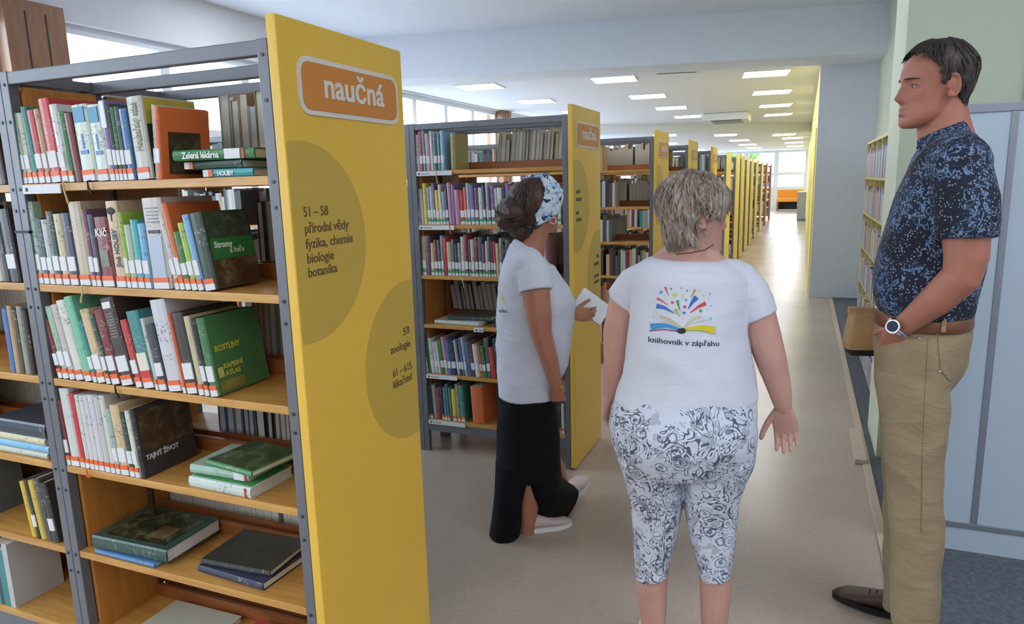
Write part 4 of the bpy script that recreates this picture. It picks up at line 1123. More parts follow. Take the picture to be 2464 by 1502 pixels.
    def cap(s, mask, off, mb=None, nz=46, na=96, seed=0.0, streak=.004):
        """hair shell: mask(az_deg, z) -> True where hair grows; off(az_deg, z) -> thickness"""
        mb = mb or MB(); zs = np.linspace(-.118, .1185, nz); idx = {}
        V = []
        def vid(j, i, layer):
            key = (j, i % na, layer)
            if key not in idx:
                az = 2 * math.pi * (i % na) / na; az_d = (math.degrees(az) + 180) % 360 - 180
                o_ = off(abs(az_d), zs[j]) if layer else -.004
                if layer:
                    o_ += streak * noise.noise(Vector((math.sin(az) * 9 + seed, math.cos(az) * 9, zs[j] * 9))) + streak * .8 * noise.noise(Vector((math.sin(az) * 30, math.cos(az) * 30 + seed, zs[j] * 10)))
                V.append(s.T(head_pt(zs[j], az, False, o_))); idx[key] = len(V) - 1
            return idx[key]
        F_ = []; on = lambda j, i: 0 <= j < nz - 1 and mask(abs((math.degrees(2 * math.pi * ((i % na) + .5) / na) + 180) % 360 - 180), (zs[j] + zs[j + 1]) / 2)
        for j in range(nz - 1):
            for i in range(na):
                if not on(j, i): continue
                F_.append((vid(j, i, 1), vid(j, i + 1, 1), vid(j + 1, i + 1, 1), vid(j + 1, i, 1)))
                for dj, di, e in ((-1, 0, ((j, i), (j, i + 1))), (1, 0, ((j + 1, i + 1), (j + 1, i))), (0, -1, ((j + 1, i), (j, i))), (0, 1, ((j, i + 1), (j + 1, i + 1)))):
                    if j + dj > nz - 2: continue
                    if not on(j + dj, i + di):
                        (a, b_), (c, d) = e
                        F_.append((vid(c, d, 1), vid(a, b_, 1), vid(a, b_, 0), vid(c, d, 0)))
        top = [vid(nz - 1, i, 1) for i in range(na)]; F_.append(tuple(top))
        mb.add(V, F_); return mb
    def locks(s, mb, n, low, off, rng, rad=.006, drop=(.05, .10), az_range=(-180, 180), swirl=.25):
        for _ in range(n):
            az = rng.uniform(*az_range); z0 = rng.uniform(max(low(abs(az)) + .02, -.08), .117); L_ = rng.uniform(*drop); z1 = max(low(abs(az)) - .006, z0 - L_)
            if z0 - z1 < .02: continue
            pts = []; rr = []; d = rng.uniform(-swirl, swirl)
            for t in np.linspace(0, 1, 6):
                z = z0 + (z1 - z0) * t; a = math.radians(az) + d * t
                o_ = off(abs(az), z) * (1.02 + .10 * math.sin(t * 2.6)) + (.003 * t)
                pts.append(s.T(head_pt(z, a, False, o_))); rr.append(rad * (.55 + .6 * math.sin(math.pi * min(1, t + .12))) * (1 - .55 * t))
            mb.tube(pts, rr, 6, flat=.55)
        return mb
def hand(mb, wrist, d, pn, th, k=1.0, curl=(.35, .35, .4, .45), thumb=.5, spread=.05, tfold=0.0):
    d = Vector(d).normalized(); pn = Vector(pn); pn = (pn - d * pn.dot(d)).normalized(); th = Vector(th); th = (th - d * th.dot(d) - pn * th.dot(pn)).normalized()
    w = Vector(wrist); pl = .092 * k
    rings = []
    for t, hw, ht in ((-.15, .022, .018), (0, .025, .018), (.25, .034, .017), (.6, .041, .015), (.95, .041, .0125), (1.05, .037, .009)):
        c = w + d * pl * t
        rings.append([c + th * hw * k * math.copysign(abs(math.cos(a)) ** .8, math.cos(a)) + pn * ht * k * math.copysign(abs(math.sin(a)) ** .8, math.sin(a)) for a in np.linspace(0, 2 * math.pi, 17)[:-1]])
    mb.loft(rings)
    for i, (o_, L_, r) in enumerate(((.0305, .072, .0088), (.0103, .080, .0090), (-.0100, .075, .0086), (-.0292, .058, .0076))):
        p = w + d * pl * .92 + th * o_ * k; dd = (d + th * spread * (1.5 - i) * 2).normalized(); pts = [p - dd * .015 * k, p]; rr = [r * k] * 2; ang = curl[i]
        for sg, ac in ((.42, ang * .8), (.32, ang), (.26, ang * .8)):
            dd = (Matrix.Rotation(ac, 3, dd.cross(pn)) @ dd).normalized(); p = p + dd * L_ * sg * k; pts.append(p); rr.append(rr[-1] * .92)
        mb.tube(pts, rr, 10)
    p = w + d * pl * .22 + th * .026 * k; dd = (th * (.75 - tfold) + d * .75 + pn * (thumb * .6 + tfold)).normalized(); pts = [p - dd * .012 * k, p]; rr = [.0125 * k, .0118 * k]
    for sg, ac in ((.042, .15), (.033, .3), (.024, .25)):
        dd = (dd * (1 - ac * .6) + (d * .8 + pn * thumb) * ac).normalized(); p = p + dd * sg * k; pts.append(p); rr.append(rr[-1] * .92)
    mb.tube(pts, rr, 10)
def shoe(parent, name, heel, fwd, up, L_, mat, sole='sole', k=1.0, lace='sole'):
    fwd = Vector(fwd).normalized(); up = Vector(up); up = (up - fwd * up.dot(fwd)).normalized(); sd = fwd.cross(up); h = Vector(heel)
    prof = [(0, .028, .05, .085), (.08, .036, .0, .092), (.3, .038, .0, .088), (.5, .041, .0, .068), (.7, .046, .0, .054), (.88, .040, .0, .044), (1.0, .018, .006, .026)]
    rings = []
    for t, hw, z0, z1 in prof:
        c = h + fwd * L_ * t; z0 = .018 if t else .022; r = []
        for a in np.linspace(0, 2 * math.pi, 19)[:-1]:
            r.append(c + sd * hw * k * math.cos(a) + up * ((z0 + z1 * k) / 2 + (z1 * k - z0) / 2 * math.copysign(abs(math.sin(a)) ** .7, math.sin(a))))
        rings.append(r)
    o = MB().loft(rings).build(name, mat, parent, True)
    n = 24; out = []
    for i in range(n):
        a = 2 * math.pi * i / n; x = .5 - .53 * math.cos(a); wv = .044 * (math.sin(a)) * (1.0 if x > .5 else .86)
        out.append((x * L_, wv * k))
    MB().loft([[h + fwd * x + sd * y + up * z for x, y in out] for z in (0.0, .012, .022)]).build('sole', sole, o)
    lc = MB()
    for t in (.42, .50, .58):
        c = h + fwd * L_ * t; zt = np.interp(t, [p[0] for p in prof], [p[3] for p in prof]) * k + .002
        lc.tube([c - sd * .022 * k + up * (zt - .008), c + up * (zt + .001), c + sd * .022 * k + up * (zt - .008)], .0028, 6)
    lc.build('laces', lace, o)
    return o

def project_print(fr, tgt, items, parent, name='shirt_print', off=.0016):
    """flat print laid on the cloth: items are (polygon points in fabric layout, colour)"""
    me = tgt.data; bvh = BVHTree.FromPolygons([v.co for v in me.vertices], [p.vertices for p in me.polygons])
    org = Vector(CC - fr.o)
    def hit(px, py):
        r = Vector(ray(px, py)).normalized(); h = bvh.ray_cast(org, r)
        if h[0] is None: return None
        return h[0] + (h[1] if h[1].dot(r) < 0 else -h[1]) * off
    for verts, faces, rgb in items:
        pts = [hit(*p) for p in verts]
        if any(p is None for p in pts):
            faces = [f for f in faces if all(pts[i] is not None for i in f)]
            pts = [p if p is not None else Vector((0, 0, 0)) for p in pts]
        if not faces: continue
        d = MB().add(pts, faces).build(name, 'flat_print', parent); d.color = (*srgb(*rgb), 1)
def strip(path, w0, w1, n=8):
    P = [Vector((p[0], p[1], 0)) for p in path]; V = []; F_ = []
    for i in range(n + 1):
        t = i / n * (len(P) - 1); k = min(int(t), len(P) - 2); p = P[k].lerp(P[k + 1], t - k); d = (P[k + 1] - P[k]).normalized(); nn = Vector((-d.y, d.x, 0)); w = w0 + (w1 - w0) * i / n
        V += [(p.x + nn.x * w / 2, p.y + nn.y * w / 2), (p.x - nn.x * w / 2, p.y - nn.y * w / 2)]
        if i: F_.append((2 * i - 2, 2 * i - 1, 2 * i + 1, 2 * i))
    return V, F_
def disc(x, y, rx, ry=None, n=12):
    ry = ry or rx
    return [(x, y)] + [(x + rx * math.cos(2 * math.pi * i / n), y + ry * math.sin(2 * math.pi * i / n)) for i in range(n)], [(0, 1 + i, 1 + (i + 1) % n) for i in range(n)]

# ------------------------------------------------------------------ woman with grey hair, seen from behind
def woman_grey():
    fr = Frame(-.302, 2.137); P = fr.P
    root = empty('person', fr.o); tag(root, 'person with short grey hair in white printed T-shirt and paisley trousers, walking away', 'person')
    a = math.radians(62); F = fr.V * math.cos(a) + fr.U * math.sin(a)
    hd = Head(P(1672, 516, -.01), F, tilt=-.05, k=.96)
    b = MB(); hd.mesh(b)
    b.tube([P(1580, 640), P(1612, 622), P(1656, 606), P(1698, 620), P(1735, 646)], [.030, .042, .060, .042, .030], 16)
    b.tube([P(1665, 560), P(1660, 615), P(1655, 660)], [.060, .062, .075], 20)
    b.tube([P(1570, 665, .01), P(1655, 640, .01), P(1765, 672, .01)], [.05, .06, .05], 12)
    b.tube([P(1655, 640), P(1655, 800), P(1648, 1000)], [.07, .09, .1], 14)
    # left arm
    b.tube([P(1560, 672, .02), P(1500, 735, .03), P(1487, 800, .03), P(1482, 868, .03), P(1475, 920, .05), P(1470, 948, .06)], [.045, .050, .048, .040, .034, .026], 18)
    hand(b, P(1469, 948, .06), P(1463, 1000, .08) - P(1469, 948, .06), fr.U * .9 - fr.V * .3, fr.V * 1.0, .9, (.5, .5, .55, .6), .3)
    # right arm
    b.tube([P(1775, 675, .0), P(1820, 745, -.01), P(1838, 810, -.01), P(1857, 872, -.01), P(1874, 930, .0), P(1884, 975, .01)], [.047, .052, .050, .044, .036, .027], 18)
    hand(b, P(1884, 978, .01), P(1896, 1070, .03) - P(1884, 978, .01), fr.V * -1 + fr.U * -.2, fr.U * -1, .92, (.42, .40, .42, .45), .45, .012)
    # legs
    for s, top, mid, kn, cf, an in ((-1, (1575, 1040), (1582, 1180), (1575, 1300), (1568, 1400), (1574, 1565)), (1, (1735, 1040), (1718, 1180), (1716, 1300), (1722, 1400), (1716, 1560))):
        b.tube([P(*top), P(*mid), P(*kn), P(*cf, -.01), P(*an)], [.09, .07, .055, .052, .036], 16)
    body = organic(b, 'body', 'skin_b', root, .0036, 3, post=lambda me: hd.flush(me))
    # shirt
    s_ = fr.sec; m = MB()
    m.tube([P(1575, 664, .01), P(1656, 662, .01), P(1768, 676, .0)], [.060, .07, .064], 18)
    m.loft([s_(620, 1560, 1752, .072, 0, 628), s_(628, 1545, 1768, .092, 0, 637), s_(642, 1527, 1790, .112, 0, 652), s_(668, 1520, 1806, .128), s_(720, 1520, 1804, .138), s_(800, 1512, 1798, .145), s_(860, 1506, 1808, .152, -.005), s_(900, 1500, 1816, .158, -.008),
            s_(928, 1489, 1822, .165, -.01, 950), s_(934, 1486, 1818, .163, -.012, 956), s_(952, 1480, 1821, .172, -.015, 1004)])
    m.tube([P(1572, 668, .01), P(1530, 690, .02), P(1502, 727, .03)], [.060, .060, .060], 20, cap=False)
    m.tube([P(1765, 674, .0), P(1800, 708, -.005), P(1823, 764, -.01)], [.062, .062, .060], 20, cap=False)
    shirt = organic(m, 'shirt', 'tee_white', root, .005, 5, folds(.006, 6.5, 1.3))
    # paisley trousers
    m = MB()
    m.loft([s_(930, 1490, 1815, .155, -.01), s_(975, 1474, 1820, .180, -.02), s_(1010, 1469, 1822, .190, -.03), s_(1050, 1476, 1822, .188, -.03), s_(1090, 1488, 1817, .172, -.02), s_(1115, 1497, 1811, .155, -.01)])
    m.loft([s_(1085, 1488, 1655, .16, -.01), s_(1110, 1496, 1651, .145, -.01), s_(1150, 1508, 1648, .125), s_(1200, 1518, 1644, .105), s_(1250, 1523, 1636, .092), s_(1290, 1526, 1627, .084), s_(1340, 1528, 1614, .078), s_(1378, 1530, 1606, .076)])
    m.loft([s_(1085, 1640, 1819, .16, -.01), s_(1110, 1642, 1813, .145, -.01), s_(1150, 1643, 1797, .125), s_(1200, 1647, 1781, .105), s_(1250, 1652, 1773, .092), s_(1290, 1660, 1770, .084), s_(1340, 1674, 1764, .078), s_(1378, 1684, 1760, .076)])
    organic(m, 'trousers', 'paisley', root, .005, 4, folds(.004, 9, .7, 4))
    hd.eyes(root)
    hd.brows(root, 'hair_grey')
    # hair
    def low(az): return np.interp(az, [0, 20, 38, 60, 72, 80, 98, 108, 122, 180], [.060, .050, .028, -.006, -.014, .016, .020, -.05, -.095, -.112])
    mask = lambda az, z: z > low(az) + .016 * noise.noise(Vector((az * .21, 3.3, 0))) * (1 if az < 75 else .5)
    off = lambda az, z: .0085 + .008 * np.interp(z, [-.1, -.03, .04, .1], [-.7, -.1, .6, .5]) + (.006 if az > 110 else 0)
    q = random.Random(12); m = hd.cap(mask, off, streak=.005)
    hd.locks(m, 460, low, off, q, .0060, (.05, .10), swirl=.45)
    m.build('hair', 'hair_grey', root, True)
    MB().tube([P(1628, 612, -.085), P(1660, 609, -.09), P(1695, 602, -.085), P(1716, 590, -.07)], .0022, 6).build('necklace_cord', 'belt_brown', root)
    for x0, sx in (((1570, 1585), -1), ((1716, 1582), 1)):
        hl = P(x0[0], x0[1], -.06); hl.z = 0.0
        shoe(root, 'sneaker', hl, fr.V + fr.U * .08 * sx, (0, 0, 1), .245, 'sneaker_white')
    # print on the back
    L4 = lambda pts: [(1440 + x / 2.504, 400 + y / 2.504) for x, y in pts]
    it = []
    def S(path, w0, w1, rgb, n=8): V, F_ = strip(L4(path), w0 / 2.504, w1 / 2.504, n); it.append((V, F_, rgb))
    S([(315, 970), (360, 961), (410, 960), (482, 982)], 42, 16, (40, 150, 210), 14); S([(308, 992), (390, 984), (478, 994)], 8, 7, (150, 60, 120), 12)
    S([(524, 980), (600, 972), (650, 976), (700, 990)], 16, 44, (226, 204, 48), 14); S([(526, 990), (610, 990), (706, 1010)], 5, 7, (150, 180, 60), 12)
    S([(375, 905), (430, 925), (498, 972)], 20, 8, (196, 184, 160), 10); S([(380, 935), (440, 945), (498, 978)], 8, 5, (210, 200, 180), 10)
    S([(620, 905), (570, 920), (515, 970)], 20, 8, (206, 196, 172), 10); S([(640, 930), (580, 940), (515, 976)], 8, 5, (210, 200, 180), 10)
    V, F_ = disc(*L4([(501, 992)])[0], 11, 7.5); it.append((V, F_, (24, 24, 32)))
    S([(350, 842), (398, 852), (456, 886)], 30, 5, (44, 104, 190)); S([(352, 796), (385, 812), (418, 838)], 14, 3, (206, 60, 60)); S([(592, 788), (565, 820), (542, 860)], 32, 6, (44, 104, 190)); S([(646, 826), (600, 848), (552, 884)], 26, 5, (214, 64, 60))
    S([(476, 808), (482, 840), (492, 872)], 18, 4, (70, 150, 80)); S([(582, 742), (572, 764), (558, 792)], 16, 4, (222, 150, 50)); S([(402, 728), (412, 754), (424, 782)], 12, 3, (206, 60, 60)); S([(462, 862), (474, 884), (492, 908)], 20, 5, (170, 196, 70)); S([(508, 770), (507, 800)], 8, 4, (220, 190, 90))
    for x, y, r, c in ((378, 760, 10, (60, 150, 190)), (438, 740, 7, (60, 150, 190)), (460, 776, 13, (190, 206, 90)), (446, 822, 9, (206, 60, 70)), (500, 736, 6, (200, 170, 120)), (535, 750, 7, (70, 140, 190)), (528, 806, 8, (80, 150, 200)), (520, 848, 9, (200, 60, 110)),
                       (516, 884, 9, (60, 120, 190)), (616, 872, 10, (70, 160, 110)), (630, 780, 6, (190, 206, 120)), (672, 772, 6, (150, 170, 180)), (655, 864, 6, (200, 200, 120)), (678, 842, 6, (150, 190, 200)), (676, 918, 8, (140, 190, 180)), (664, 802, 5, (170, 200, 170)), (612, 746, 5, (230, 200, 150)),
                       (330, 820, 5, (200, 210, 190)), (332, 908, 7, (200, 210, 150)), (352, 882, 5, (200, 210, 190)), (362, 734, 6, (220, 230, 220)), (398, 780, 6, (190, 200, 220)), (508, 918, 6, (240, 200, 190))):
        V, F_ = disc(*L4([(x, y)])[0], r / 2.504, n=9); it.append((V, F_, c))
    me = text_mesh('knihovník v zápřahu', 1.0, .012); xs = [v.co.x for v in me.vertices]; x0, x1 = min(xs), max(xs)
    V = []
    for v in me.vertices:
        t = (v.co.x - x0) / (x1 - x0); X = 302 + 424 * t; Y = 1058 + 26 * t + 8 * math.sin(math.pi * t) - v.co.y * 46
        V.append((1440 + X / 2.504, 400 + Y / 2.504))
    it.append((V, [tuple(p.vertices) for p in me.polygons], (26, 26, 34))); bpy.data.meshes.remove(me)
    project_print(fr, shirt, it, shirt)
woman_grey()

# ------------------------------------------------------------------ woman with a headband, seen from her right side
def woman_band():
    fr = Frame(-1.03, 2.90); P = fr.P
    root = empty('person', fr.o); tag(root, 'person with blue flowered headband in white T-shirt and long black slit skirt', 'person')
    a = math.radians(48); F = fr.V * math.cos(a) + fr.U * math.sin(a)
    hd = Head(P(1299, 498, 0), F, tilt=.02, k=.97)
    b = MB(); hd.mesh(b)
    b.tube([P(1296, 535), P(1284, 580), P(1270, 625)], [.056, .054, .07], 18)
    b.tube([P(1265, 645, -.14), P(1264, 635, 0), P(1270, 645, .14)], [.045, .05, .045], 12)
    b.tube([P(1270, 625), P(1285, 760), P(1272, 950)], [.07, .09, .09], 14)
    b.tube([P(1280, 640, -.16), P(1290, 705, -.19), P(1297, 760, -.20), P(1303, 805, -.20), P(1322, 865, -.19), P(1338, 925, -.17)], [.05, .058, .053, .044, .038, .027], 18)
    hand(b, P(1337, 926, -.17), P(1344, 975, -.15) - P(1337, 926, -.17), fr.V * .9 + fr.U * .1, fr.U * 1 - fr.V * .3, .84, (.85, .9, .95, 1.0), .7, .0, .68)
    b.tube([P(1285, 640, .15), P(1330, 735, .20), P(1352, 770, .10), P(1378, 758, .0)], [.05, .044, .034, .025], 16)
    hand(b, P(1376, 757, .0), fr.U * 1 - fr.Zv * .02, fr.V * 1, fr.Zv * 1, .80, (.45, .5, .55, .6), .4, .02)
    b.tube([P(1262, 950, -.07), P(1280, 1080, -.08), P(1277, 1150, -.08), P(1275, 1200, -.085), P(1270, 1275, -.08), P(1272, 1296, -.08)], [.09, .06, .050, .047, .033, .034], 16)
    b.tube([P(1280, 950, .07), P(1315, 1090, .09), P(1345, 1160, .13), P(1370, 1206, .15)], [.09, .06, .045, .032], 16)
    organic(b, 'body', 'skin_a', root, .0036, 3, post=lambda me: hd.flush(me))
    hd.eyes(root)
    hd.brows(root, 'hair_brown')
    s_ = fr.sec; m = MB()
    m.loft([s_(574, 1240, 1290, .065, 0, 600), s_(590, 1227, 1305, .10, 0, 622), s_(612, 1218, 1318, .135, 0, 640), s_(640, 1208, 1332, .155), s_(670, 1202, 1352, .165), s_(700, 1199, 1374, .17), s_(722, 1198, 1383, .172), s_(770, 1196, 1381, .166), s_(830, 1195, 1374, .165), s_(875, 1197, 1367, .17),
            s_(900, 1198, 1352, .175), s_(908, 1199, 1346, .172), s_(944, 1201, 1338, .178)], True)
    m.tube([P(1268, 634, -.15), P(1262, 628, 0), P(1272, 634, .15)], [.066, .066, .066], 16)
    m.tube([P(1268, 630, -.13), P(1284, 662, -.17), P(1290, 700, -.19)], [.066, .070, .073], 20, cap=False)
    m.tube([P(1275, 630, .13), P(1300, 665, .17), P(1315, 700, .19)], [.066, .070, .073], 20, cap=False)
    shirt = organic(m, 'shirt', 'tee_white', root, .005, 4, folds(.006, 7, 1.2, 9))
    it = []
    V, F_ = strip([(1199, 704), (1207, 716), (1212, 730)], 10, 4, 6); it.append((V, F_, (222, 210, 80)))
    me = text_mesh('ahu', 1.0, .012); xs = [v.co.x for v in me.vertices]
    V = [(1201 + 20 * (v.co.x - min(xs)) / (max(xs) - min(xs)), 752 - v.co.y * 13) for v in me.vertices]
    it.append((V, [tuple(p.vertices) for p in me.polygons], (60, 64, 76))); bpy.data.meshes.remove(me)
    project_print(fr, shirt, it, shirt)
    # long black skirt with a side slit
    m = MB()
    m.loft([s_(930, 1203, 1332, .168), s_(960, 1199, 1338, .175), s_(1010, 1197, 1344, .182), s_(1060, 1196, 1346, .185), s_(1110, 1194, 1348, .185), s_(1130, 1193, 1350, .18)])
    m.loft([s_(1105, 1194, 1282, .12, -.06), s_(1130, 1193, 1277, .115, -.07), s_(1150, 1192, 1272, .112, -.07), s_(1170, 1191, 1267, .11, -.07), s_(1210, 1188, 1259, .105, -.07), s_(1250, 1184, 1255, .105, -.07), s_(1292, 1178, 1250, .115, -.07), s_(1324, 1170, 1244, .12, -.07)])
    m.loft([s_(1105, 1262, 1348, .17, -.01), s_(1130, 1266, 1350, .17, -.01), s_(1150, 1270, 1352, .168, -.005), s_(1170, 1273, 1356, .16, .0, 1160), s_(1205, 1277, 1370, .14, .03, 1172), s_(1240, 1282, 1382, .12, .06, 1176), s_(1270, 1304, 1388, .10, .09, 1180), s_(1284, 1322, 1392, .09, .11, 1184)])
    organic(m, 'skirt', 'black_cloth', root, .005, 4, folds(.005, 7, .3, 2))
    # hair: cap, loose bun
    def low(az): return np.interp(az, [0, 40, 70, 85, 100, 125, 180], [.078, .07, .035, .0, -.02, -.08, -.09])
    off = lambda az, z: .009 + (.010 if az > 110 else 0)
    m = hd.cap(lambda az, z: z > low(az), off, streak=.003)
    q = random.Random(4); hd.locks(m, 90, low, off, q, .005, (.05, .09), (140, 220))
    bun = MB()
    bun.ell(P(1243, 512, -.01), (.088, .085, .078)); bun.ell(P(1262, 470, 0), (.075, .075, .062)); bun.ell(P(1226, 528, -.02), (.060, .065, .052)); bun.ell(P(1258, 552, -.01), (.066, .06, .058))
    me_b = organic(bun, 'hair_bun', 'hair_brown', root, .006, 4, lambda p: .006 * noise.noise(Vector((p.x * 22, p.y * 22, p.z * 9))) + .004 * noise.noise(p * 60))
    for _ in range(150):
        a0 = q.uniform(0, 6.28); c = P(1240, 512, -.01); rr = q.uniform(.075, .092); tl = q.uniform(-.6, .6); pts = []
        for t in np.linspace(0, 1, 6):
            an = a0 + 1.3 * t; d = Vector((math.cos(an) * math.cos(tl), math.sin(an) * .9, math.sin(an) * .55 + math.sin(tl) * .8)); pts.append(c + d.normalized() * rr * (1 - .05 * t))
        m.tube(pts, [.002, .0045, .005, .0045, .003, .001], 5, flat=.6)
    m.build('hair', 'hair_brown', root, True)
    # headband
    bm_ = MB(); nz, na = 60, 120; V = []; n_ = Vector((0, .95, -.30)).normalized(); c0 = Vector((0, .020, .03))
    zs = np.linspace(-.10, .1188, nz); idx = {}; F_ = []
    dist = lambda p: (p - c0).dot(n_)
    grid = {}
    for j in range(nz):
        for i in range(na):
            grid[j, i] = head_pt(zs[j], 2 * math.pi * i / na, False, .0)
    def vid(j, i, ly):
        k_ = (j, i % na, ly)
        if k_ not in idx:
            V.append(hd.T(head_pt(zs[j], 2 * math.pi * (i % na) / na, False, (.021 if ly else .006) + (.006 if zs[j] > .06 else 0) * ly))); idx[k_] = len(V) - 1
        return idx[k_]
    def inb(j, i):
        if not 0 <= j < nz - 1: return False
        p = (grid[j, i % na] + grid[j + 1, (i + 1) % na]) / 2; return -.066 < dist(p) < .040 and p.z > -.045 + .6 * p.y + 4 * max(0, p.y) ** 2
    for j in range(nz - 1):
        for i in range(na):
            if inb(j, i):
                F_.append((vid(j, i, 1), vid(j, i + 1, 1), vid(j + 1, i + 1, 1), vid(j + 1, i, 1)))
                for dj, di, e in ((-1, 0, ((j, i), (j, i + 1))), (1, 0, ((j + 1, i + 1), (j + 1, i))), (0, -1, ((j + 1, i), (j, i))), (0, 1, ((j, i + 1), (j + 1, i + 1)))):
                    if j + dj <= nz - 2 and not inb(j + dj, i + di):
                        F_.append((vid(*e[1], 1), vid(*e[0], 1), vid(*e[0], 0), vid(*e[1], 0)))
    F_.append(tuple(vid(nz - 1, i, 1) for i in range(na)))
    bm_.add(V, F_).build('headband', 'headband_print', root, True)
    # hoop earring
    c = hd.T((.089, -.004, -.058)) - fr.V * .004; ring = [c + (fr.U * math.cos(t) + fr.Zv * math.sin(t)) * .014 + fr.V * .002 * math.cos(t) for t in np.linspace(0, 2 * math.pi, 20)]
    MB().tube(ring, .0028, 8).build('hoop_earring', 'metal', root, True)
    hl = P(1256, 1300, -.08); hl.z = 0.0
    shoe(root, 'sneaker', hl, fr.U * .9 + fr.V * .3, (0, 0, 1), .24, 'sneaker_pink')
    hl = P(1352, 1238, .15); hl.z = max(0.005, hl.z - .03)
    shoe(root, 'sneaker', hl, fr.U * .55 + fr.V * .75 + fr.Zv * .28, (0, 0, 1), .24, 'sneaker_pink')
    # notepad in her left hand: a thing of its own
    c = P(1424, 738, .055) + Vector(fr.o)
    ax = (P(1462, 762, .03) - P(1393, 712, .03)).normalized(); nn = (fr.V * -.80 + fr.Zv * .50); nn = (nn - ax * nn.dot(ax)).normalized(); bx = nn.cross(ax)
    Mx = Matrix((ax, bx, nn)).transposed().to_4x4(); Mx.translation = c
    np_ = empty('notepad'); np_.matrix_world = Mx; tag(np_, 'white paper notepad held in the hand of the person with headband', 'notepad')
    MB().box(-.075, .075, -.05, .05, -.010, .006, .001).build('sheets', 'label_white', np_)
    MB().box(-.077, .077, -.052, .052, .0062, .008).build('cover', 'white_plastic', np_)
    MB().box(-.077, .077, -.052, .052, -.0125, -.0102).build('cover', 'white_plastic', np_)
woman_band()

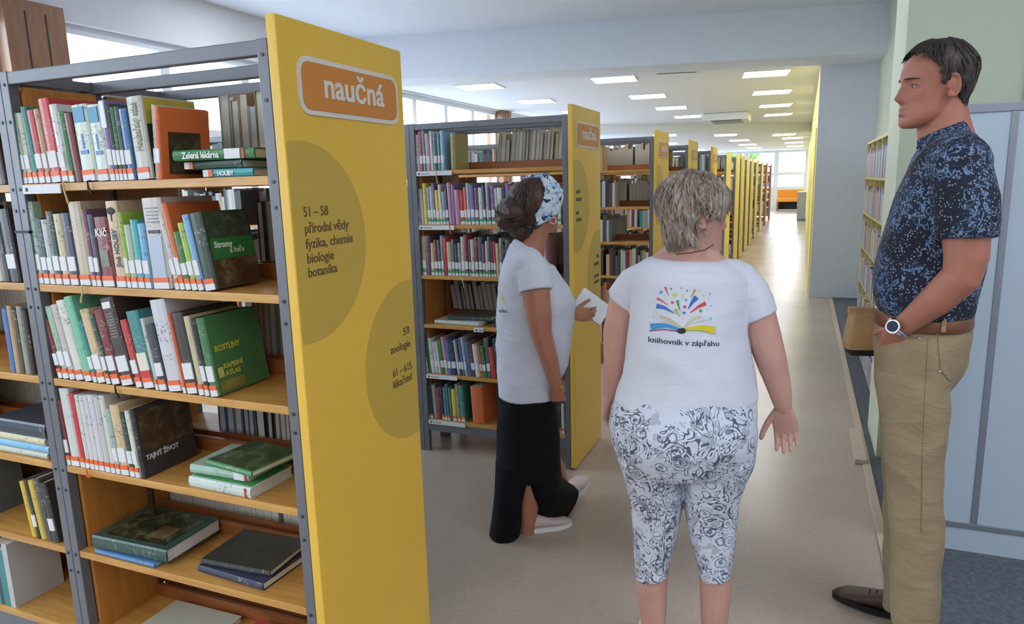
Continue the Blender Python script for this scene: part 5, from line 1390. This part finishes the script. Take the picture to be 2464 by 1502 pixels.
# ------------------------------------------------------------------ man in flowered shirt
def man():
    fr = Frame(.372, 2.535); P = fr.P
    root = empty('person', fr.o); tag(root, 'tall person in dark flowered shirt and khaki trousers, hand in pocket', 'person')
    JAW[0] = .007
    a = math.radians(28); F = -fr.U * math.cos(a) - fr.V * math.sin(a)
    hd = Head(P(2246, 208, -.02), F, tilt=.0, k=1.0)
    b = MB(); hd.mesh(b)
    b.tube([P(2262, 235, 0), P(2268, 290, 0), P(2280, 360, 0)], [.066, .070, .08], 20)
    b.tube([P(2300, 410, -.19), P(2290, 390, 0), P(2290, 410, .19)], [.05, .06, .05], 14)
    b.tube([P(2285, 380), P(2250, 560), P(2230, 760)], [.09, .11, .1], 16)
    # near arm, hand in the front pocket
    b.tube([P(2314, 430, -.20), P(2325, 560, -.23), P(2325, 620, -.24), P(2312, 668, -.24), P(2250, 725, -.225), P(2190, 772, -.205), P(2166, 790, -.195)], [.058, .060, .056, .052, .046, .034, .029], 20)
    hand(b, P(2164, 792, -.193), P(2138, 850, -.125) - P(2164, 792, -.193), fr.V, -fr.U, .95, (.3, .3, .3, .3), .3, .0, .3)
    # far arm holding the bag
    b.tube([P(2285, 400, .20), P(2270, 560, .24), P(2240, 680, .24), P(2195, 775, .22), P(2150, 800, .16)], [.055, .052, .048, .038, .03], 18)
    hand(b, P(2146, 801, .155), -fr.U, -fr.V, fr.Zv, .9, (.5, .5, .5, .5), .4, .01)
    for dv, top, kn, an in ((-.10, (2215, 850), (2202, 1150), (2205, 1490)), (.10, (2205, 850), (2185, 1130), (2180, 1440))):
        b.tube([P(*top, dv), P(*kn, dv), P(*an, dv)], [.09, .06, .04], 14)
    organic(b, 'body', 'skin_man', root, .0034, 3, post=lambda me: hd.flush(me))
    hd.eyes(root); hd.brows(root, 'hair_man')
    # shirt
    s_ = fr.sec; m = MB()
    m.loft([s_(352, 2222, 2338, .09, 0, 318), s_(362, 2208, 2352, .14, 0, 330), s_(382, 2195, 2366, .19, 0, 355), s_(412, 2182, 2380, .215), s_(460, 2161, 2388, .222), s_(540, 2135, 2384, .215), s_(600, 2115, 2377, .208), s_(650, 2103, 2370, .205), s_(700, 2103, 2357, .203), s_(735, 2113, 2346, .2, 0, 748), s_(742, 2116, 2342, .198, 0, 754)])
    m.tube([P(2308, 400, -.185), P(2285, 372, 0), P(2290, 400, .185)], [.082, .085, .082], 20)
    m.tube([P(2308, 405, -.185), P(2326, 480, -.225), P(2326, 572, -.24)], [.078, .078, .074], 24, cap=False)
    m.tube([P(2285, 400, .185), P(2280, 480, .225), P(2275, 572, .24)], [.078, .078, .074], 24, cap=False)
    shirt = organic(m, 'shirt', 'floral_shirt', root, .005, 4, folds(.006, 7, .7, 21))
    # collar
    def ring(yl, xl, xr, yr, hd_, dv=0): return fr.sec(yl, xl, xr, hd_, dv, yr, n=40, pw=2.1)
    cm = MB()
    rs = [ring(352, 2206, 2342, 318, .094), ring(340, 2206, 2334, 296, .084), ring(335, 2210, 2330, 288, .080), ring(337, 2215, 2326, 290, .075), ring(352, 2218, 2332, 318, .076)]
    n = 40; Vv = [p for r_ in rs for p in r_]; Fs = []
    for k in range(len(rs) - 1):
        for i in range(n): Fs.append((k * n + i, k * n + (i + 1) % n, (k + 1) * n + (i + 1) % n, (k + 1) * n + i))
    cm.add(Vv, Fs).build('collar', 'floral_shirt', root, True)
    # lapel points of the collar
    cp = MB()
    A, B, C_, D_ = P(2212, 338, -.055), P(2250, 330, -.088), P(2228, 372, -.10), P(2204, 358, -.075)
    cp.add([A, B, C_, D_] + [q + fr.V * .006 for q in (A, B, C_, D_)], [(0, 1, 2, 3), (7, 6, 5, 4), (0, 4, 5, 1), (1, 5, 6, 2), (2, 6, 7, 3), (3, 7, 4, 0)]).build('collar_point', 'floral_shirt', root)
    # trousers
    m = MB()
    m.loft([s_(738, 2114, 2340, .185, 0, 752), s_(780, 2109, 2338, .19), s_(830, 2106, 2332, .195), s_(868, 2107, 2325, .195), s_(905, 2110, 2310, .185), s_(930, 2112, 2292, .17)])
    m.loft([s_(890, 2108, 2308, .10, -.09), s_(930, 2112, 2288, .098, -.095), s_(1000, 2118, 2284, .092, -.10), s_(1060, 2122, 2276, .088, -.10), s_(1120, 2128, 2271, .086, -.10), s_(1200, 2137, 2270, .082, -.10), s_(1290, 2141, 2270, .08, -.10), s_(1400, 2146, 2266, .08, -.10), s_(1490, 2148, 2264, .08, -.10)])
    m.loft([s_(890, 2112, 2290, .10, .09), s_(1000, 2122, 2262, .09, .10), s_(1120, 2126, 2246, .086, .11), s_(1200, 2128, 2236, .082, .11), s_(1290, 2128, 2230, .08, .11), s_(1400, 2126, 2222, .08, .11), s_(1450, 2126, 2222, .08, .11)])
    tr = organic(m, 'trousers', 'khaki', root, .005, 4, folds(.010, 6.0, 1.1, 33))
    it = []
    def stitch(path, rgb=(116, 100, 76), w=2.2): V, F_ = strip(path, w, w, 24); it.append((V, F_, rgb))
    stitch([(2168, 795), (2192, 812), (2220, 812), (2262, 770), (2272, 756)]); stitch([(2255, 800), (2338, 800)]); stitch([(2255, 800), (2262, 890), (2285, 918), (2300, 912)]); stitch([(2232, 812), (2228, 900), (2222, 1000), (2218, 1120), (2216, 1285)], w=1.6)
    project_print(fr, tr, it, tr, 'stitching', .0012)
    for px, py in ((2213, 814), (2256, 803), (2262, 894)):
        p = P(px, py, -.19 if py < 850 else -.19); MB().ell(p, (.004, .003, .004)).build('rivet', 'metal', root, True)
    # belt
    bl = MB().loft([s_(735, 2108, 2344, .194, 0, 752), s_(738, 2106, 2346, .198, 0, 754), s_(764, 2104, 2345, .199, 0, 780), s_(768, 2106, 2343, .195, 0, 783)]).build('belt', 'belt_brown', root, True)
    MB().box(-.006, .006, -.024, .024, -.022, .022, .002).build('buckle', 'metal', bl).matrix_local = Matrix.Translation(P(2110, 752, -.03)) @ Matrix.Rotation(math.atan2(fr.U.y, fr.U.x), 4, 'Z')
    for px, dv in ((2142, -.162), (2275, -.19)):
        A = P(px, 740, dv); MB().box(-.006, .006, -.004, .004, -.074, -.034, .001).build('belt_loop', 'khaki', bl).matrix_local = Matrix.Translation(A) @ Matrix.Rotation(math.atan2(fr.U.y, fr.U.x), 4, 'Z')
    # hair
    def low(az): return np.interp(az, [0, 25, 45, 60, 74, 82, 92, 100, 115, 135, 180], [.101, .099, .088, .070, .050, -.006, .020, .026, -.03, -.062, -.068])
    off = lambda az, z: .006 + .010 * np.interp(z, [.02, .08, .115], [0, .7, 1]) * (1 if az < 150 else .8) + (.003 if az > 110 else 0)
    q = random.Random(8); hm = hd.cap(lambda az, z: z > low(az), off, streak=.0022)
    hd.locks(hm, 240, low, off, q, .003, (.03, .06)); hm.build('hair', 'hair_man', root, True)
    # wristwatch
    c = P(2162, 789, -.212); d = (P(2190, 772, -.215) - P(2160, 792, -.21)).normalized(); e1 = d.cross(fr.V).normalized(); e2 = d.cross(e1)
    ringp = [c + (e1 * math.cos(t) + e2 * math.sin(t)) * .034 for t in np.linspace(0, 2 * math.pi, 25)]
    wt = MB().tube(ringp, .0085, 8, flat=.4, fdir=d).build('wristwatch', 'metal', root, True)
    nrm = (-fr.V * .9 - fr.U * .25 + fr.Zv * .35).normalized(); nrm = (nrm - d * nrm.dot(d)).normalized(); cc = c + nrm * .034
    MB().tube([cc - nrm * .003, cc + nrm * .006], [.021, .021], 20, cap=False).build('watch_case', 'metal', wt)
    MB().tube([cc + nrm * .006, cc + nrm * .0068], [.0165, .0165], 20, cap=False).build('watch_dial', 'navy', wt)
    for dv, px, py in ((-.10, 2255, 1525), (.11, 2212, 1500)):
        hl = P(px, py, dv); hl.z = .006
        shoe(root, 'shoe', hl, -fr.U + fr.V * (.12 if dv > 0 else -.12), (0, 0, 1), .285, 'shoe_brown', 'black', 1.05, 'shoe_brown')
    # kraft paper bag with a black bottom
    c = P(2074, 795, .08) + Vector(fr.o)
    bg = empty('paper_bag', c); bg.rotation_euler.z = math.atan2(fr.U.y, fr.U.x) + .35
    tag(bg, 'crumpled tan paper bag with black base at the flowered shirt person\'s waist', 'bag')
    m = MB(); rings = []
    for z, w, dpt, sk in ((-.062, .050, .036, 0), (-.04, .054, .042, 0), (0, .052, .042, .002), (.03, .050, .036, .004), (.052, .048, .024, .004), (.066, .046, .012, .002), (.072, .044, .009, 0)):
        r_ = []
        for k in range(40):
            t = 2 * math.pi * k / 40; x = math.copysign(abs(math.cos(t)) ** .35, math.cos(t)) * w; y = math.copysign(abs(math.sin(t)) ** .35, math.sin(t)) * dpt
            x += .004 * noise.noise(Vector((x * 40, y * 40, z * 40))); y += .006 * noise.noise(Vector((x * 35 + 5, y * 35, z * 30)))
            r_.append((x + sk, y, z))
        rings.append(r_)
    m.loft(rings).build('paper_body', 'kraft', bg)
    MB().box(-.048, .048, -.012, .012, .060, .082, .003).build('folded_top', 'kraft', bg)
    MB().box(-.040, .050, -.034, .034, -.085, -.060, .008).build('base', 'black', bg)
man()
